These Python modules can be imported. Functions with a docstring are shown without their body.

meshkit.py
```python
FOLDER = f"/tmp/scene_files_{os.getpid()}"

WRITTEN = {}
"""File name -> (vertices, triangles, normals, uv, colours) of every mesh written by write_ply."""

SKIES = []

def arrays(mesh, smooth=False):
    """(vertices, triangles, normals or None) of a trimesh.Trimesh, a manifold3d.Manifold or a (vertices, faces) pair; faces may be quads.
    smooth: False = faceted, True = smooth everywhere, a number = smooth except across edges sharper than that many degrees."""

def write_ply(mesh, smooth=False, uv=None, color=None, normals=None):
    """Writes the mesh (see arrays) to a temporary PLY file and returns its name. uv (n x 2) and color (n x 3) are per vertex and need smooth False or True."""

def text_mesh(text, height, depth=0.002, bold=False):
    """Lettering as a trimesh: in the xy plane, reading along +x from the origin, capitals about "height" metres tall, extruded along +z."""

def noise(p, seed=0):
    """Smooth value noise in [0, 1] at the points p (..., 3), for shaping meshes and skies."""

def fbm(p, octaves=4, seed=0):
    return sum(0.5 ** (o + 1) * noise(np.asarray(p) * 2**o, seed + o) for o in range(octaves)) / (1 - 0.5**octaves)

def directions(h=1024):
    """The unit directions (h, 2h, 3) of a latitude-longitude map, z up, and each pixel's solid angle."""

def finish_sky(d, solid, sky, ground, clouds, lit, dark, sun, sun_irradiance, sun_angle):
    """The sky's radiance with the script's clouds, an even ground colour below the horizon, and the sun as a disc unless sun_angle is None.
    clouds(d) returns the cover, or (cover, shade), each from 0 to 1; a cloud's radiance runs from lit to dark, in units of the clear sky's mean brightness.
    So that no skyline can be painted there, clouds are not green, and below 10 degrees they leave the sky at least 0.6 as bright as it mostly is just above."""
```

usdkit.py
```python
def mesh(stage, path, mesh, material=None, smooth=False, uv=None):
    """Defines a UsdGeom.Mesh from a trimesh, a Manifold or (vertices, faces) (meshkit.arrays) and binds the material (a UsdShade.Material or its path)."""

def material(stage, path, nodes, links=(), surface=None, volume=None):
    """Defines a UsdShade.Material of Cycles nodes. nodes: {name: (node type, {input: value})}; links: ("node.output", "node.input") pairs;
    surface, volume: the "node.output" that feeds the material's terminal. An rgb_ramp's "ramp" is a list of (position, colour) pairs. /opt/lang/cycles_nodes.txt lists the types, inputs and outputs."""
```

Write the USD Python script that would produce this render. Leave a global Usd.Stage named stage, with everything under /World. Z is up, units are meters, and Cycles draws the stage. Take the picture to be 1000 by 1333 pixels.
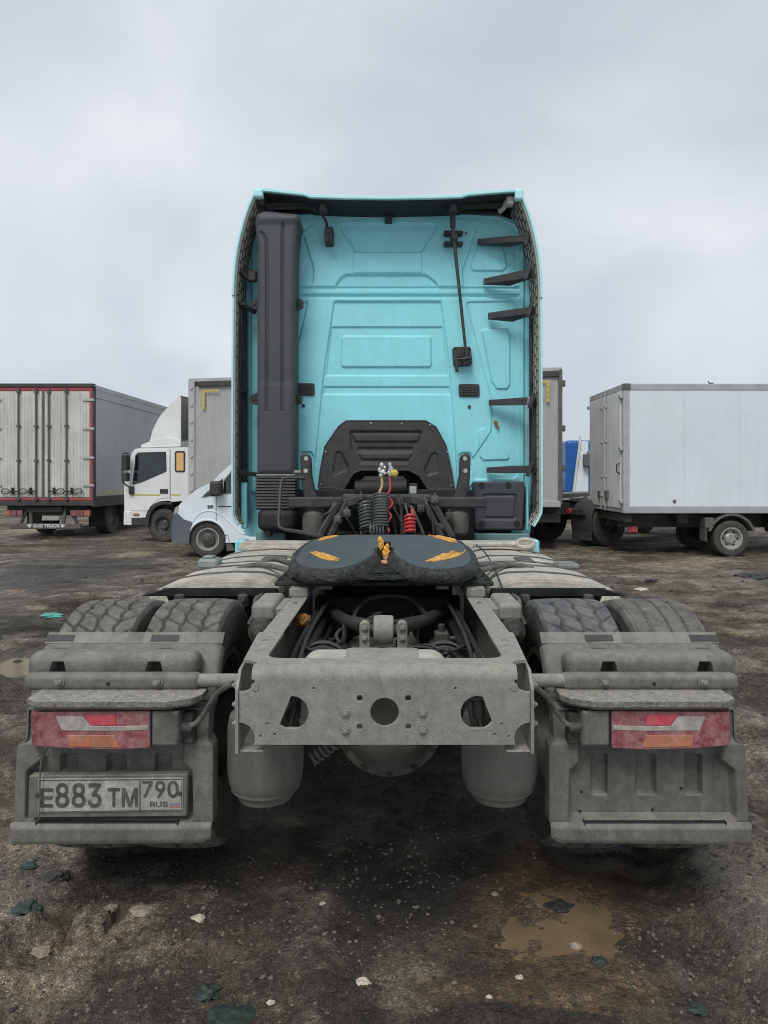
import math, random
import numpy as np, trimesh, shapely, meshkit, usdkit
import mapbox_earcut as earcut
from manifold3d import Manifold, CrossSection
from shapely.geometry import Polygon, LineString, Point, box as sbox
from pxr import Gf, Sdf, Usd, UsdGeom, UsdLux, UsdShade

stage = Usd.Stage.CreateInMemory()
UsdGeom.SetStageUpAxis(stage, UsdGeom.Tokens.z)
UsdGeom.SetStageMetersPerUnit(stage, 1.0)
UsdGeom.Xform.Define(stage, '/World')
UsdGeom.Scope.Define(stage, '/World/Looks')
rnd = random.Random(7)
rng = np.random.default_rng(7)

# ------------------------------------------------------------------ camera, sky, sun, exposure
EYE = 1.5          # camera height in metres
FPX, CX, CY = 920.0, 510.0, 620.0     # focal length and principal point, in pixels of the 1000 x 1333 photograph
cam = UsdGeom.Camera.Define(stage, '/World/camera')
cam.AddTranslateOp().Set(Gf.Vec3d(0, 0, EYE))
cam.AddRotateXOp().Set(90.0)
cam.CreateHorizontalApertureAttr(36.0)
cam.CreateVerticalApertureAttr(48.0)
cam.CreateFocalLengthAttr(36.0 * FPX / 1000)
cam.CreateHorizontalApertureOffsetAttr((500 - CX) / 1000 * 36.0)
cam.CreateVerticalApertureOffsetAttr(-(666.5 - CY) / 1000 * 36.0)
cam.CreateClippingRangeAttr(Gf.Vec2f(0.05, 5000))
cam.CreateExposureAttr(0.74)

SUN_AZ, SUN_EL = math.radians(198), math.radians(52)      # behind the camera, a little to the left
sx_, sy_, sz_ = math.sin(SUN_AZ) * math.cos(SUN_EL), math.cos(SUN_AZ) * math.cos(SUN_EL), math.sin(SUN_EL)
sky_mat = usdkit.material(stage, '/World/Looks/overcast_sky', {
    'tc': ('texture_coordinate', {}),
    'map': ('mapping', {'scale': (1.0, 1.0, 1.35), 'location': (0.55, 0.1, 0.2)}),
    'n1': ('noise_texture', {'scale': 2.3, 'detail': 5, 'roughness': 0.45, 'distortion': 0.35}),
    'n2': ('noise_texture', {'scale': 1.1, 'detail': 4, 'roughness': 0.5, 'distortion': 0.3}),
    'r1': ('rgb_ramp', {'ramp': [(0.30, (3.75, 4.18, 4.72)), (0.43, (4.35, 4.72, 5.18)), (0.57, (5.15, 5.45, 5.78)), (0.72, (6.25, 6.42, 6.58))]}),
    'r2': ('rgb_ramp', {'ramp': [(0.35, (0.88, 0.885, 0.90)), (0.65, (1.1, 1.1, 1.09))]}),
    'sky': ('sky_texture', {'sky_type': 'single_scattering', 'sun_disc': False, 'sun_elevation': SUN_EL, 'sun_rotation': SUN_AZ}),
    'mul': ('mix', {'mix_type': 'multiply', 'fac': 1.0}),
    'mixc': ('mix', {'mix_type': 'mix', 'fac': 0.93}),
    'bg': ('background_shader', {'strength': 0.082}),
}, [('tc.generated', 'map.vector'), ('map.vector', 'n1.vector'), ('map.vector', 'n2.vector'), ('n1.fac', 'r1.fac'), ('n2.fac', 'r2.fac'),
    ('r1.color', 'mul.color1'), ('r2.color', 'mul.color2'), ('sky.color', 'mixc.color1'), ('mul.color', 'mixc.color2'), ('mixc.color', 'bg.color')], surface='bg.background')
dome = UsdLux.DomeLight.Define(stage, '/World/sky')
dome.CreateIntensityAttr(1.0)
UsdShade.MaterialBindingAPI.Apply(dome.GetPrim()).Bind(sky_mat)
dome.GetPrim().SetCustomDataByKey('kind', 'structure')
sun = UsdLux.DistantLight.Define(stage, '/World/sun')
sun.CreateIntensityAttr(0.40)
sun.CreateAngleAttr(28.0)
sun.CreateNormalizeAttr(True) if hasattr(sun, 'CreateNormalizeAttr') else None
sun.CreateColorAttr(Gf.Vec3f(1.0, 0.97, 0.93))
sun.AddTransformOp().Set(Gf.Matrix4d().SetRotate(Gf.Rotation(Gf.Vec3d(0, 0, 1), Gf.Vec3d(sx_, sy_, sz_))))

# ------------------------------------------------------------------ helpers
def W(px, py, Y):
    """The point at depth Y that the photograph shows at pixel (px, py)."""
    return np.array([(px - CX) * Y / FPX, Y, EYE - (py - CY) * Y / FPX])
def X_(px, Y): return (px - CX) * Y / FPX
def Z_(py, Y): return EYE - (py - CY) * Y / FPX

used = {}
def numbered(path):
    n = used.get(path, 0)
    used[path] = n + 1
    return path if n == 0 else f'{path}_{n:03d}'

def arr(mesh, smooth):
    if isinstance(mesh, list):          # pieces with their own smoothing, joined into one mesh
        parts = [arr(m, sm) for m, sm in mesh]
        V, F, N, o = [], [], [], 0
        for v, f, n in parts:
            if n is None:
                v = v[f].reshape(-1, 3); fn = np.cross(v[1::3] - v[::3], v[2::3] - v[::3]); fn /= np.linalg.norm(fn, axis=1, keepdims=True) + 1e-15
                n = np.repeat(fn, 3, 0); f = np.arange(len(v)).reshape(-1, 3)
            V.append(v); F.append(f + o); N.append(n); o += len(v)
        return np.vstack(V), np.vstack(F), np.vstack(N)
    m = tm(mesh)
    v, f = np.asarray(m.vertices, float), np.asarray(m.faces)
    e = np.stack([v[f[:, 1]] - v[f[:, 0]], v[f[:, 2]] - v[f[:, 1]], v[f[:, 0]] - v[f[:, 2]]])
    ar = np.linalg.norm(np.cross(e[0], -e[2]), axis=1); L = np.linalg.norm(e, axis=2).max(0)
    ok = ar > 2e-5 * L * L
    return meshkit.arrays(trimesh.Trimesh(v, f[ok], process=False), smooth)

class Thing:
    def __init__(self, name, label, cat, loc=(0, 0, 0), rotz=0.0, group=None, local=False):
        self.path = numbered('/World/' + name)
        x = UsdGeom.Xform.Define(stage, self.path)
        x.AddTranslateOp().Set(Gf.Vec3d(*map(float, loc)))
        if rotz: x.AddRotateZOp().Set(float(rotz))
        self.loc = np.zeros(3) if local else np.array(loc, float)
        p = self.prim = x.GetPrim()
        p.SetCustomDataByKey('label', label)
        p.SetCustomDataByKey('category', cat)
        if group: p.SetCustomDataByKey('group', group)
    def add(self, name, mesh, mat, parent=None, smooth=32, label=None, kind=None, colors=None):
        """A part (or, with parent, a sub-part); mesh in world coordinates unless the thing is local. Returns its path."""
        path = numbered((parent or self.path) + '/' + name)
        v, f, n = arr(mesh, smooth)
        put(path, v - self.loc, f, n, mat, colors)
        p = stage.GetPrimAtPath(path)
        if label: p.SetCustomDataByKey('label', label)
        if kind: p.SetCustomDataByKey('kind', kind)
        return path

def put(path, v, f, n, mat, colors=None):
    from pxr import Vt
    m = UsdGeom.Mesh.Define(stage, path)
    m.CreatePointsAttr(Vt.Vec3fArray.FromNumpy(np.ascontiguousarray(v, np.float32)))
    m.CreateFaceVertexCountsAttr(Vt.IntArray.FromNumpy(np.full(len(f), 3, np.int32)))
    m.CreateFaceVertexIndicesAttr(Vt.IntArray.FromNumpy(np.ascontiguousarray(f, np.int32).ravel()))
    m.CreateSubdivisionSchemeAttr('none')
    if n is not None:
        m.CreateNormalsAttr(Vt.Vec3fArray.FromNumpy(np.ascontiguousarray(n, np.float32)))
        m.SetNormalsInterpolation('vertex')
    if colors is not None:
        for key in colors:
            a = colors[key]
            if np.ndim(a) == 2:
                UsdGeom.PrimvarsAPI(m).CreatePrimvar(key, Sdf.ValueTypeNames.Color3fArray, 'vertex').Set(Vt.Vec3fArray.FromNumpy(np.ascontiguousarray(a, np.float32)))
            else:
                UsdGeom.PrimvarsAPI(m).CreatePrimvar(key, Sdf.ValueTypeNames.FloatArray, 'vertex').Set(Vt.FloatArray.FromNumpy(np.ascontiguousarray(a, np.float32)))
    UsdShade.MaterialBindingAPI.Apply(m.GetPrim()).Bind(mat)
    return m

def structure(name, mesh, mat, smooth=True, colors=None, kind='structure', label=None):
    path = numbered('/World/' + name)
    v, f, n = arr(mesh, smooth)
    m = put(path, v, f, n, mat, colors)
    m.GetPrim().SetCustomDataByKey('kind', kind)
    if label: m.GetPrim().SetCustomDataByKey('label', label)
    return m

def single(name, mesh, mat, label, cat, group=None, smooth=32):
    """A thing that is one mesh, its origin at its base."""
    path = numbered('/World/' + name)
    v, f, n = arr(mesh, smooth)
    lo, hi = v.min(0), v.max(0)
    loc = np.array([(lo[0] + hi[0]) / 2, (lo[1] + hi[1]) / 2, lo[2]])
    m = put(path, v - loc, f, n, mat)
    UsdGeom.Xformable(m).AddTranslateOp().Set(Gf.Vec3d(*map(float, loc)))
    p = m.GetPrim()
    p.SetCustomDataByKey('label', label); p.SetCustomDataByKey('category', cat)
    if group: p.SetCustomDataByKey('group', group)

def tm(m):
    if isinstance(m, Manifold):
        q = m.to_mesh()
        return trimesh.Trimesh(q.vert_properties[:, :3], q.tri_verts, process=False)
    return m
def cat(*ms):
    return trimesh.util.concatenate([tm(m) for m in ms])
def moved(m, t=(0, 0, 0), rx=0, ry=0, rz=0, s=None):
    m = tm(m).copy()
    v = np.array(m.vertices)
    if s is not None: v = v * np.asarray(s, float)
    for a, ax in ((rx, 0), (ry, 1), (rz, 2)):
        if a:
            R = trimesh.transformations.rotation_matrix(math.radians(a), np.eye(3)[ax])[:3, :3]
            v = v @ R.T
    q = trimesh.Trimesh(v + np.asarray(t, float), m.faces, process=False)
    if s is not None and np.prod(np.broadcast_to(s, 3)) < 0: q.invert()
    return q
def mirror(m, xc):
    m = tm(m)
    v = np.array(m.vertices); v[:, 0] = 2 * xc - v[:, 0]
    return trimesh.Trimesh(v, np.array(m.faces)[:, ::-1], process=False)

def hullp(pts):
    return Manifold.hull_points(np.asarray(pts, float))
def rbox(x0, x1, y0, y1, z0, z1, c=0.005):
    """A box with chamfered edges, as a Manifold."""
    x0, x1 = sorted((x0, x1)); y0, y1 = sorted((y0, y1)); z0, z1 = sorted((z0, z1))
    c = min(c, (x1 - x0) * .45, (y1 - y0) * .45, (z1 - z0) * .45)
    P = []
    for a in (0, 1):
        for b in (0, 1):
            for d in (0, 1):
                X, Y, Z = (x0, x1)[a], (y0, y1)[b], (z0, z1)[d]
                sx, sy, sz = (1, -1)[a] * c, (1, -1)[b] * c, (1, -1)[d] * c
                P += [(X, Y + sy, Z + sz), (X + sx, Y, Z + sz), (X + sx, Y + sy, Z)]
    return hullp(P)
def softbox(x0, x1, y0, y1, z0, z1, r, n=8):
    """A box with rounded edges (hull of spheres)."""
    s = trimesh.creation.icosphere(2 if n > 6 else 1, r).vertices
    P = [s + (x, y, z) for x in (x0 + r, x1 - r) for y in (y0 + r, y1 - r) for z in (z0 + r, z1 - r)]
    return hullp(np.vstack(P))
def bar(a, b, w, h, up=(0, 0, 1), c=0.003):
    """A rectangular bar from a to b; w across, h along up."""
    a, b = np.array(a, float), np.array(b, float)
    d = b - a; L = np.linalg.norm(d); d /= L
    u = np.array(up, float); u = u - d * (u @ d)
    if np.linalg.norm(u) < 1e-6: u = np.cross(d, (1, 0, 0))
    u /= np.linalg.norm(u); s = np.cross(d, u)
    m = tm(rbox(-w / 2, w / 2, 0, L, -h / 2, h / 2, c))
    v = np.array(m.vertices)
    return trimesh.Trimesh(a + v[:, :1] * s + v[:, 1:2] * d + v[:, 2:] * u, m.faces, process=False)
def smooth_path(pts, n=6):
    P = np.array(pts, float)
    if len(P) < 3: return P
    Q = np.vstack([2 * P[0] - P[1], P, 2 * P[-1] - P[-2]])
    out = []
    for i in range(1, len(Q) - 2):
        p0, p1, p2, p3 = Q[i - 1:i + 3]
        for t in np.linspace(0, 1, n, endpoint=False):
            out.append(0.5 * ((2 * p1) + (-p0 + p2) * t + (2 * p0 - 5 * p1 + 4 * p2 - p3) * t * t + (-p0 + 3 * p1 - 3 * p2 + p3) * t ** 3))
    out.append(P[-1])
    return np.array(out)
def tube(pts, r, sides=10, curve=0):
    p = smooth_path(pts, curve) if curve else np.array(pts, float)
    t = np.gradient(p, axis=0); t /= np.linalg.norm(t, axis=1, keepdims=True) + 1e-12
    ref = np.array([0, 0, 1.0]) if abs(t[0, 2]) < 0.9 else np.array([1.0, 0, 0])
    a = np.zeros_like(p); u = np.cross(t[0], ref); u /= np.linalg.norm(u)
    for i in range(len(p)):
        u = u - t[i] * (u @ t[i]); u /= np.linalg.norm(u) + 1e-12; a[i] = u
    b = np.cross(t, a)
    ang = np.arange(sides) * 2 * np.pi / sides
    r = np.broadcast_to(r, (len(p),))
    v = p[:, None] + r[:, None, None] * (np.cos(ang)[None, :, None] * a[:, None] + np.sin(ang)[None, :, None] * b[:, None])
    i, j = np.meshgrid(np.arange(len(p) - 1), np.arange(sides), indexing='ij')
    q = np.stack([i * sides + j, i * sides + (j + 1) % sides, (i + 1) * sides + (j + 1) % sides, (i + 1) * sides + j], -1).reshape(-1, 4)
    f = np.vstack([q[:, [0, 1, 2]], q[:, [0, 2, 3]]])
    n = len(p) * sides
    v = np.vstack([v.reshape(-1, 3), p[:1], p[-1:]])
    k = np.arange(sides); k2 = (k + 1) % sides
    f = np.vstack([f, np.stack([np.full(sides, n), k2, k], 1), np.stack([np.full(sides, n + 1), (len(p) - 1) * sides + k, (len(p) - 1) * sides + k2], 1)])
    return trimesh.Trimesh(v, f, process=False)
def lathe(profile, n=48, axis='x', at=(0, 0, 0)):
    """profile: (along axis, radius) pairs, revolved about the axis."""
    P = np.array(profile, float)
    ang = np.arange(n) * 2 * np.pi / n
    A, R = P[:, 0], P[:, 1]
    c, s = np.cos(ang), np.sin(ang)
    L = np.repeat(A[:, None], n, 1); U = R[:, None] * c; V = R[:, None] * s
    v = {'x': np.stack([L, U, V], -1), 'y': np.stack([V, L, U], -1), 'z': np.stack([U, V, L], -1)}[axis].reshape(-1, 3)
    i, j = np.meshgrid(np.arange(len(P) - 1), np.arange(n), indexing='ij')
    q = np.stack([i * n + j, i * n + (j + 1) % n, (i + 1) * n + (j + 1) % n, (i + 1) * n + j], -1).reshape(-1, 4)
    m = trimesh.Trimesh(v + np.array(at, float), np.vstack([q[:, [0, 2, 1]], q[:, [0, 3, 2]]]), process=False)
    return m
def cyl(a, b, r, n=20, c=0.0):
    a, b = np.array(a, float), np.array(b, float)
    L = np.linalg.norm(b - a)
    c = c or min(r, L) * .12
    m = lathe([(0, 0), (0, r - c), (c, r), (L - c, r), (L, r - c), (L, 0)], n, 'z')
    T = trimesh.geometry.align_vectors([0, 0, 1], (b - a) / L)
    v = np.array(m.vertices) @ T[:3, :3].T + a
    return trimesh.Trimesh(v, m.faces, process=False)
def ell(px, pz, rx, rz, n=28, a0=0, a1=360):
    t = np.radians(np.linspace(a0, a1, n, endpoint=(a1 - a0) < 360))
    return np.stack([px + rx * np.cos(t), pz + rz * np.sin(t)], 1)
def plate(poly, y0, y1, bevel=0.0, plane='xz'):
    """A shapely polygon as a slab. plane xz: (x, z) polygon from depth y0 (front) to y1; xy: polygon from z=y0 to z=y1 (top); yz: from x=y0 to x=y1.
    bevel chamfers the edge of the y0 (xz) or y1 (xy) or both (yz) faces."""
    polys = poly.geoms if hasattr(poly, 'geoms') else [poly]
    out = []
    for p in polys:
        if p.is_empty or p.area < 1e-9: continue
        p = shapely.geometry.polygon.orient(p, 1.0)
        rings = [np.array(r.coords)[:-1] for r in [p.exterior, *p.interiors]]
        flat = np.vstack(rings); ends = np.cumsum([len(r) for r in rings]).astype(np.uint32)
        tri = np.array(earcut.triangulate_float64(flat, ends)).reshape(-1, 3)
        if len(tri) == 0: continue
        ar = np.cross(flat[tri[:, 1]] - flat[tri[:, 0]], flat[tri[:, 2]] - flat[tri[:, 0]])
        tri[ar < 0] = tri[ar < 0][:, ::-1]
        tri0 = tri
        ins = []
        for r in rings:
            e0 = r - np.roll(r, 1, 0); e1 = np.roll(r, -1, 0) - r
            e0 /= np.linalg.norm(e0, axis=1, keepdims=True) + 1e-12; e1 /= np.linalg.norm(e1, axis=1, keepdims=True) + 1e-12
            n0 = np.stack([-e0[:, 1], e0[:, 0]], 1); n1 = np.stack([-e1[:, 1], e1[:, 0]], 1)
            m = n0 + n1; m /= np.maximum(np.sum(m * m, 1, keepdims=True), 0.3) / 2
            ins.append(r + m * bevel)
        inner = np.vstack(ins)
        while bevel:
            b_ = p.buffer(-bevel, join_style='mitre')
            if not b_.is_empty:
                m_ = shapely.get_coordinates(shapely.shortest_line(shapely.points(inner), b_.boundary))[1::2]
                o_ = [0, *ends]
                if all(Polygon(m_[o_[k]:o_[k + 1]]).is_valid for k in range(len(rings))):
                    inner = m_; break
            bevel *= .6
            if bevel < 2e-4: bevel, inner = 0.0, flat
        if bevel:
            tri0 = np.array(earcut.triangulate_float64(inner, ends)).reshape(-1, 3)
            ar = np.cross(inner[tri0[:, 1]] - inner[tri0[:, 0]], inner[tri0[:, 2]] - inner[tri0[:, 0]])
            tri0[ar < 0] = tri0[ar < 0][:, ::-1]
        N = len(flat)
        if bevel:
            layers = [(inner, y0), (flat, y0 + bevel * (1 if y1 > y0 else -1)), (flat, y1)]
        else:
            layers = [(flat, y0), (flat, y1)]
        V = np.vstack([np.column_stack([L, np.full(N, d)]) for L, d in layers])
        nl = len(layers)
        V = np.vstack([V, V[:N], V[(nl - 1) * N:nl * N]])
        F = [tri0[:, ::-1] + nl * N, tri + (nl + 1) * N]
        s = 0
        for r in rings:
            k = np.arange(len(r)); k2 = (k + 1) % len(r)
            for l in range(len(layers) - 1):
                a, b = l * N + s, (l + 1) * N + s
                F += [np.stack([a + k, a + k2, b + k2], 1), np.stack([a + k, b + k2, b + k], 1)]
            s += len(r)
        F = np.vstack(F)
        if y1 < y0: F = F[:, ::-1]
        out.append((V, F))
    ms = []
    for V, F in out:
        if plane == 'xz': V = np.stack([V[:, 0], V[:, 2], V[:, 1]], 1); F = F[:, ::-1]
        elif plane == 'yz': V = np.stack([V[:, 2], V[:, 0], V[:, 1]], 1)
        ms.append(trimesh.Trimesh(V, F, process=False))
    return trimesh.util.concatenate(ms)
def rounded(poly, r):
    return poly.buffer(-r, quad_segs=5).buffer(r, quad_segs=5) if r > 0 else poly
def pxpoly(pts, Y):
    return Polygon([(X_(a, Y), Z_(b, Y)) for a, b in pts])
def relief(mask, Y, res, feats, thick=0.0, wobble=0.0):
    """A sheet over the (x, z) polygon mask at depth Y, pressed with features (polygon, height towards the camera, bevel). Its outline is exact."""
    x0, z0, x1, z1 = mask.bounds
    xs = np.arange(x0 - res, x1 + 2 * res, res); zs = np.arange(z0 - res, z1 + 2 * res, res)
    gx, gz = np.meshgrid(xs, zs, indexing='ij')
    inside = shapely.contains_xy(mask, gx, gz)
    n, m = gx.shape
    cell = inside[:-1, :-1] | inside[1:, :-1] | inside[:-1, 1:] | inside[1:, 1:]
    need = np.zeros_like(inside)
    need[:-1, :-1] |= cell; need[1:, :-1] |= cell; need[:-1, 1:] |= cell; need[1:, 1:] |= cell
    out = need & ~inside
    if out.any():
        pts = shapely.points(gx[out], gz[out])
        b = mask.boundary
        q = shapely.line_interpolate_point(b, shapely.line_locate_point(b, pts)) if b.geom_type == 'LineString' else shapely.get_point(shapely.shortest_line(pts, b), 1)
        gx[out], gz[out] = shapely.get_x(q), shapely.get_y(q)
    h = np.zeros_like(gx)
    for poly, height, bev in feats:
        a, b_, c, d = poly.bounds
        sel = (gx > a - bev) & (gx < c + bev) & (gz > b_ - bev) & (gz < d + bev)
        if not sel.any(): continue
        p = shapely.points(gx[sel], gz[sel])
        sd = shapely.distance(p, poly.boundary) * np.where(shapely.contains_xy(poly, gx[sel], gz[sel]), 1, -1)
        t = np.clip(sd / bev + .5, 0, 1)
        h[sel] += height * t * t * (3 - 2 * t)
    if wobble:
        h += wobble * (meshkit.fbm(np.stack([gx * 3, gz * 3, gx * 0], -1), 3) - .5)
    idx = np.arange(n * m).reshape(n, m)
    i, j = np.nonzero(cell)
    q = np.stack([idx[i, j], idx[i + 1, j], idx[i + 1, j + 1], idx[i, j + 1]], 1)
    v = np.stack([gx, Y - h, gz], -1).reshape(-1, 3)
    f = np.vstack([q[:, [0, 1, 2]], q[:, [0, 2, 3]]])
    keep = np.unique(f); remap = np.full(n * m, -1); remap[keep] = np.arange(len(keep))
    return trimesh.Trimesh(v[keep], remap[f], process=False)
def hexbolt(p, d, r=0.012, h=0.010, washer=True):
    """A hexagon bolt head at p pointing along d."""
    d = np.array(d, float) / np.linalg.norm(d)
    m = lathe([(0, r * 1.45), (h * .25, r * 1.45), (h * .25, r)] if washer else [(0, r)], 18, 'z') if washer else None
    hx = lathe([(0, r), (h * .9, r), (h, r * .85), (h, 0)], 6, 'z')
    st = lathe([(h, r * .5), (h * 1.5, r * .5), (h * 1.6, 0)], 10, 'z')
    m = cat(*( [m] if washer else []), hx, st)
    T = trimesh.geometry.align_vectors([0, 0, 1], d)
    return trimesh.Trimesh(np.array(m.vertices) @ T[:3, :3].T + np.array(p, float), m.faces, process=False)
def text_fit(s, x0, x1, z0, z1, y, depth=0.002, bold=True):
    """Lettering filling the given box of the xz plane, facing the camera (-y) at depth y."""
    m = meshkit.text_mesh(s, 0.1, 0.002, bold)
    v = np.array(m.vertices); lo, hi = v.min(0), v.max(0)
    u = (v - lo) / np.maximum(hi - lo, 1e-9)
    w = np.stack([x0 + u[:, 0] * (x1 - x0), y - u[:, 2] * depth, z0 + u[:, 1] * (z1 - z0)], 1)
    return trimesh.Trimesh(w, m.faces, process=False)
def helix(a, b, r, turns, wire, n=14, sides=6):
    a, b = np.array(a, float), np.array(b, float)
    d = b - a; L = np.linalg.norm(d); d /= L
    u = np.cross(d, (0, 1, 0.0)); u /= np.linalg.norm(u); w = np.cross(d, u)
    t = np.linspace(0, 1, int(turns * n) + 1); an = t * turns * 2 * np.pi
    p = a + t[:, None] * L * d + r * (np.cos(an)[:, None] * u + np.sin(an)[:, None] * w)
    return tube(p, wire, sides)

# ------------------------------------------------------------------ materials
def mat(name, c1, c2=None, scale=6.0, rough=0.55, metallic=0.0, bump=0.0, bscale=60.0, dust=None, dust_amt=0.0, dust_up=0.0, dust_scale=9.0, rough2=None, spec=0.5, coat=0.0, trans=0.0, detail=6.0, grain=0.0, gscale=230.0, streak=0.0):
    """A principled material whose colour wanders from c1 to c2, with settled dust (more of it on upward faces) and a fine bump."""
    c2 = c2 or c1
    N = {'g': ('geometry', {}),
         'n': ('noise_texture', {'scale': scale, 'detail': detail, 'roughness': 0.62}),
         'r': ('rgb_ramp', {'ramp': [(0.34, c1), (0.66, c2)]}),
         'p': ('principled_bsdf', {'roughness': rough, 'metallic': metallic, 'specular_ior_level': spec, 'coat_weight': coat, 'transmission_weight': trans})}
    L = [('g.position', 'n.vector'), ('n.fac', 'r.fac')]
    col = 'r.color'
    if dust is not None:
        N.update({'dn': ('noise_texture', {'scale': dust_scale, 'detail': 9.0, 'roughness': 0.68}),
                  'sep': ('separate_xyz', {}),
                  'up': ('math', {'math_type': 'multiply', 'value2': dust_up, 'use_clamp': True}),
                  'dm': ('map_range', {'from_min': 0.35, 'from_max': 0.68, 'to_min': max(0.0, dust_amt - .45), 'to_max': dust_amt + .25, 'clamp': True}),
                  'ad': ('math', {'math_type': 'add', 'use_clamp': True}),
                  'mx': ('mix', {'mix_type': 'mix', 'color2': dust})})
        L += [('g.position', 'dn.vector'), ('dn.fac', 'dm.value'), ('g.normal', 'sep.vector'), ('sep.z', 'up.value1'), ('dm.result', 'ad.value1'), ('up.value', 'ad.value2'),
              ('ad.value', 'mx.fac'), ('r.color', 'mx.color1')]
        col = 'mx.color'
        N['rr'] = ('map_range', {'from_min': 0.0, 'from_max': 1.0, 'to_min': rough, 'to_max': 0.9, 'clamp': True})
        L += [('ad.value', 'rr.value'), ('rr.result', 'p.roughness')]
    elif rough2 is not None:
        N['rr'] = ('map_range', {'from_min': 0.35, 'from_max': 0.65, 'to_min': rough, 'to_max': rough2, 'clamp': True})
        L += [('n.fac', 'rr.value'), ('rr.result', 'p.roughness')]
    if grain:
        N.update({'gn': ('noise_texture', {'scale': gscale, 'detail': 4.0, 'roughness': 0.7}), 'gr': ('rgb_ramp', {'ramp': [(0.30, (1 - grain,) * 3), (0.5, (1, 1, 1)), (0.70, (1 + 1.3 * grain, 1 + 1.28 * grain, 1 + 1.2 * grain))]}),
                  'gn2': ('noise_texture', {'scale': gscale * .16, 'detail': 6.0, 'roughness': 0.7}), 'gr2': ('rgb_ramp', {'ramp': [(0.30, (1 - grain * .8,) * 3), (0.5, (1, 1, 1)), (0.70, (1 + grain * .8,) * 3)]}),
                  'gm': ('mix', {'mix_type': 'multiply', 'fac': 1.0}), 'gm2': ('mix', {'mix_type': 'multiply', 'fac': 1.0})})
        L += [('g.position', 'gn.vector'), ('g.position', 'gn2.vector'), ('gn.fac', 'gr.fac'), ('gn2.fac', 'gr2.fac'), (col, 'gm.color1'), ('gr.color', 'gm.color2'), ('gm.color', 'gm2.color1'), ('gr2.color', 'gm2.color2')]
        col = 'gm2.color'
    if streak:
        N.update({'sm': ('mapping', {'scale': (13.0, 13.0, 1.1)}), 'sn': ('noise_texture', {'scale': 1.0, 'detail': 5.0, 'roughness': 0.6}),
                  'sr': ('rgb_ramp', {'ramp': [(0.30, (1 - streak,) * 3), (0.52, (1, 1, 1)), (0.72, (1 + streak * .6, 1 + streak * .58, 1 + streak * .52))]}), 'smx': ('mix', {'mix_type': 'multiply', 'fac': 1.0})})
        L += [('g.position', 'sm.vector'), ('sm.vector', 'sn.vector'), ('sn.fac', 'sr.fac'), (col, 'smx.color1'), ('sr.color', 'smx.color2')]
        col = 'smx.color'
    L.append((col, 'p.base_color'))
    if bump:
        N['bn'] = ('noise_texture', {'scale': bscale, 'detail': 5.0, 'roughness': 0.6})
        N['b'] = ('bump', {'strength': 1.0, 'distance': bump})
        L += [('g.position', 'bn.vector'), ('bn.fac', 'b.height'), ('b.normal', 'p.normal')]
    return usdkit.material(stage, '/World/Looks/' + name, N, L, surface='p.BSDF')
def glass_mat(name, tint, gloss=0.05):
    return usdkit.material(stage, '/World/Looks/' + name, {
        'f': ('fresnel', {'IOR': 1.6}), 't': ('transparent_bsdf', {'color': tint}), 'g': ('glossy_bsdf', {'color': (0.9, 0.95, 1.0), 'roughness': gloss}), 'm': ('mix_closure', {})},
        [('f.fac', 'm.fac'), ('t.BSDF', 'm.closure1'), ('g.BSDF', 'm.closure2')], surface='m.closure')

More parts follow.
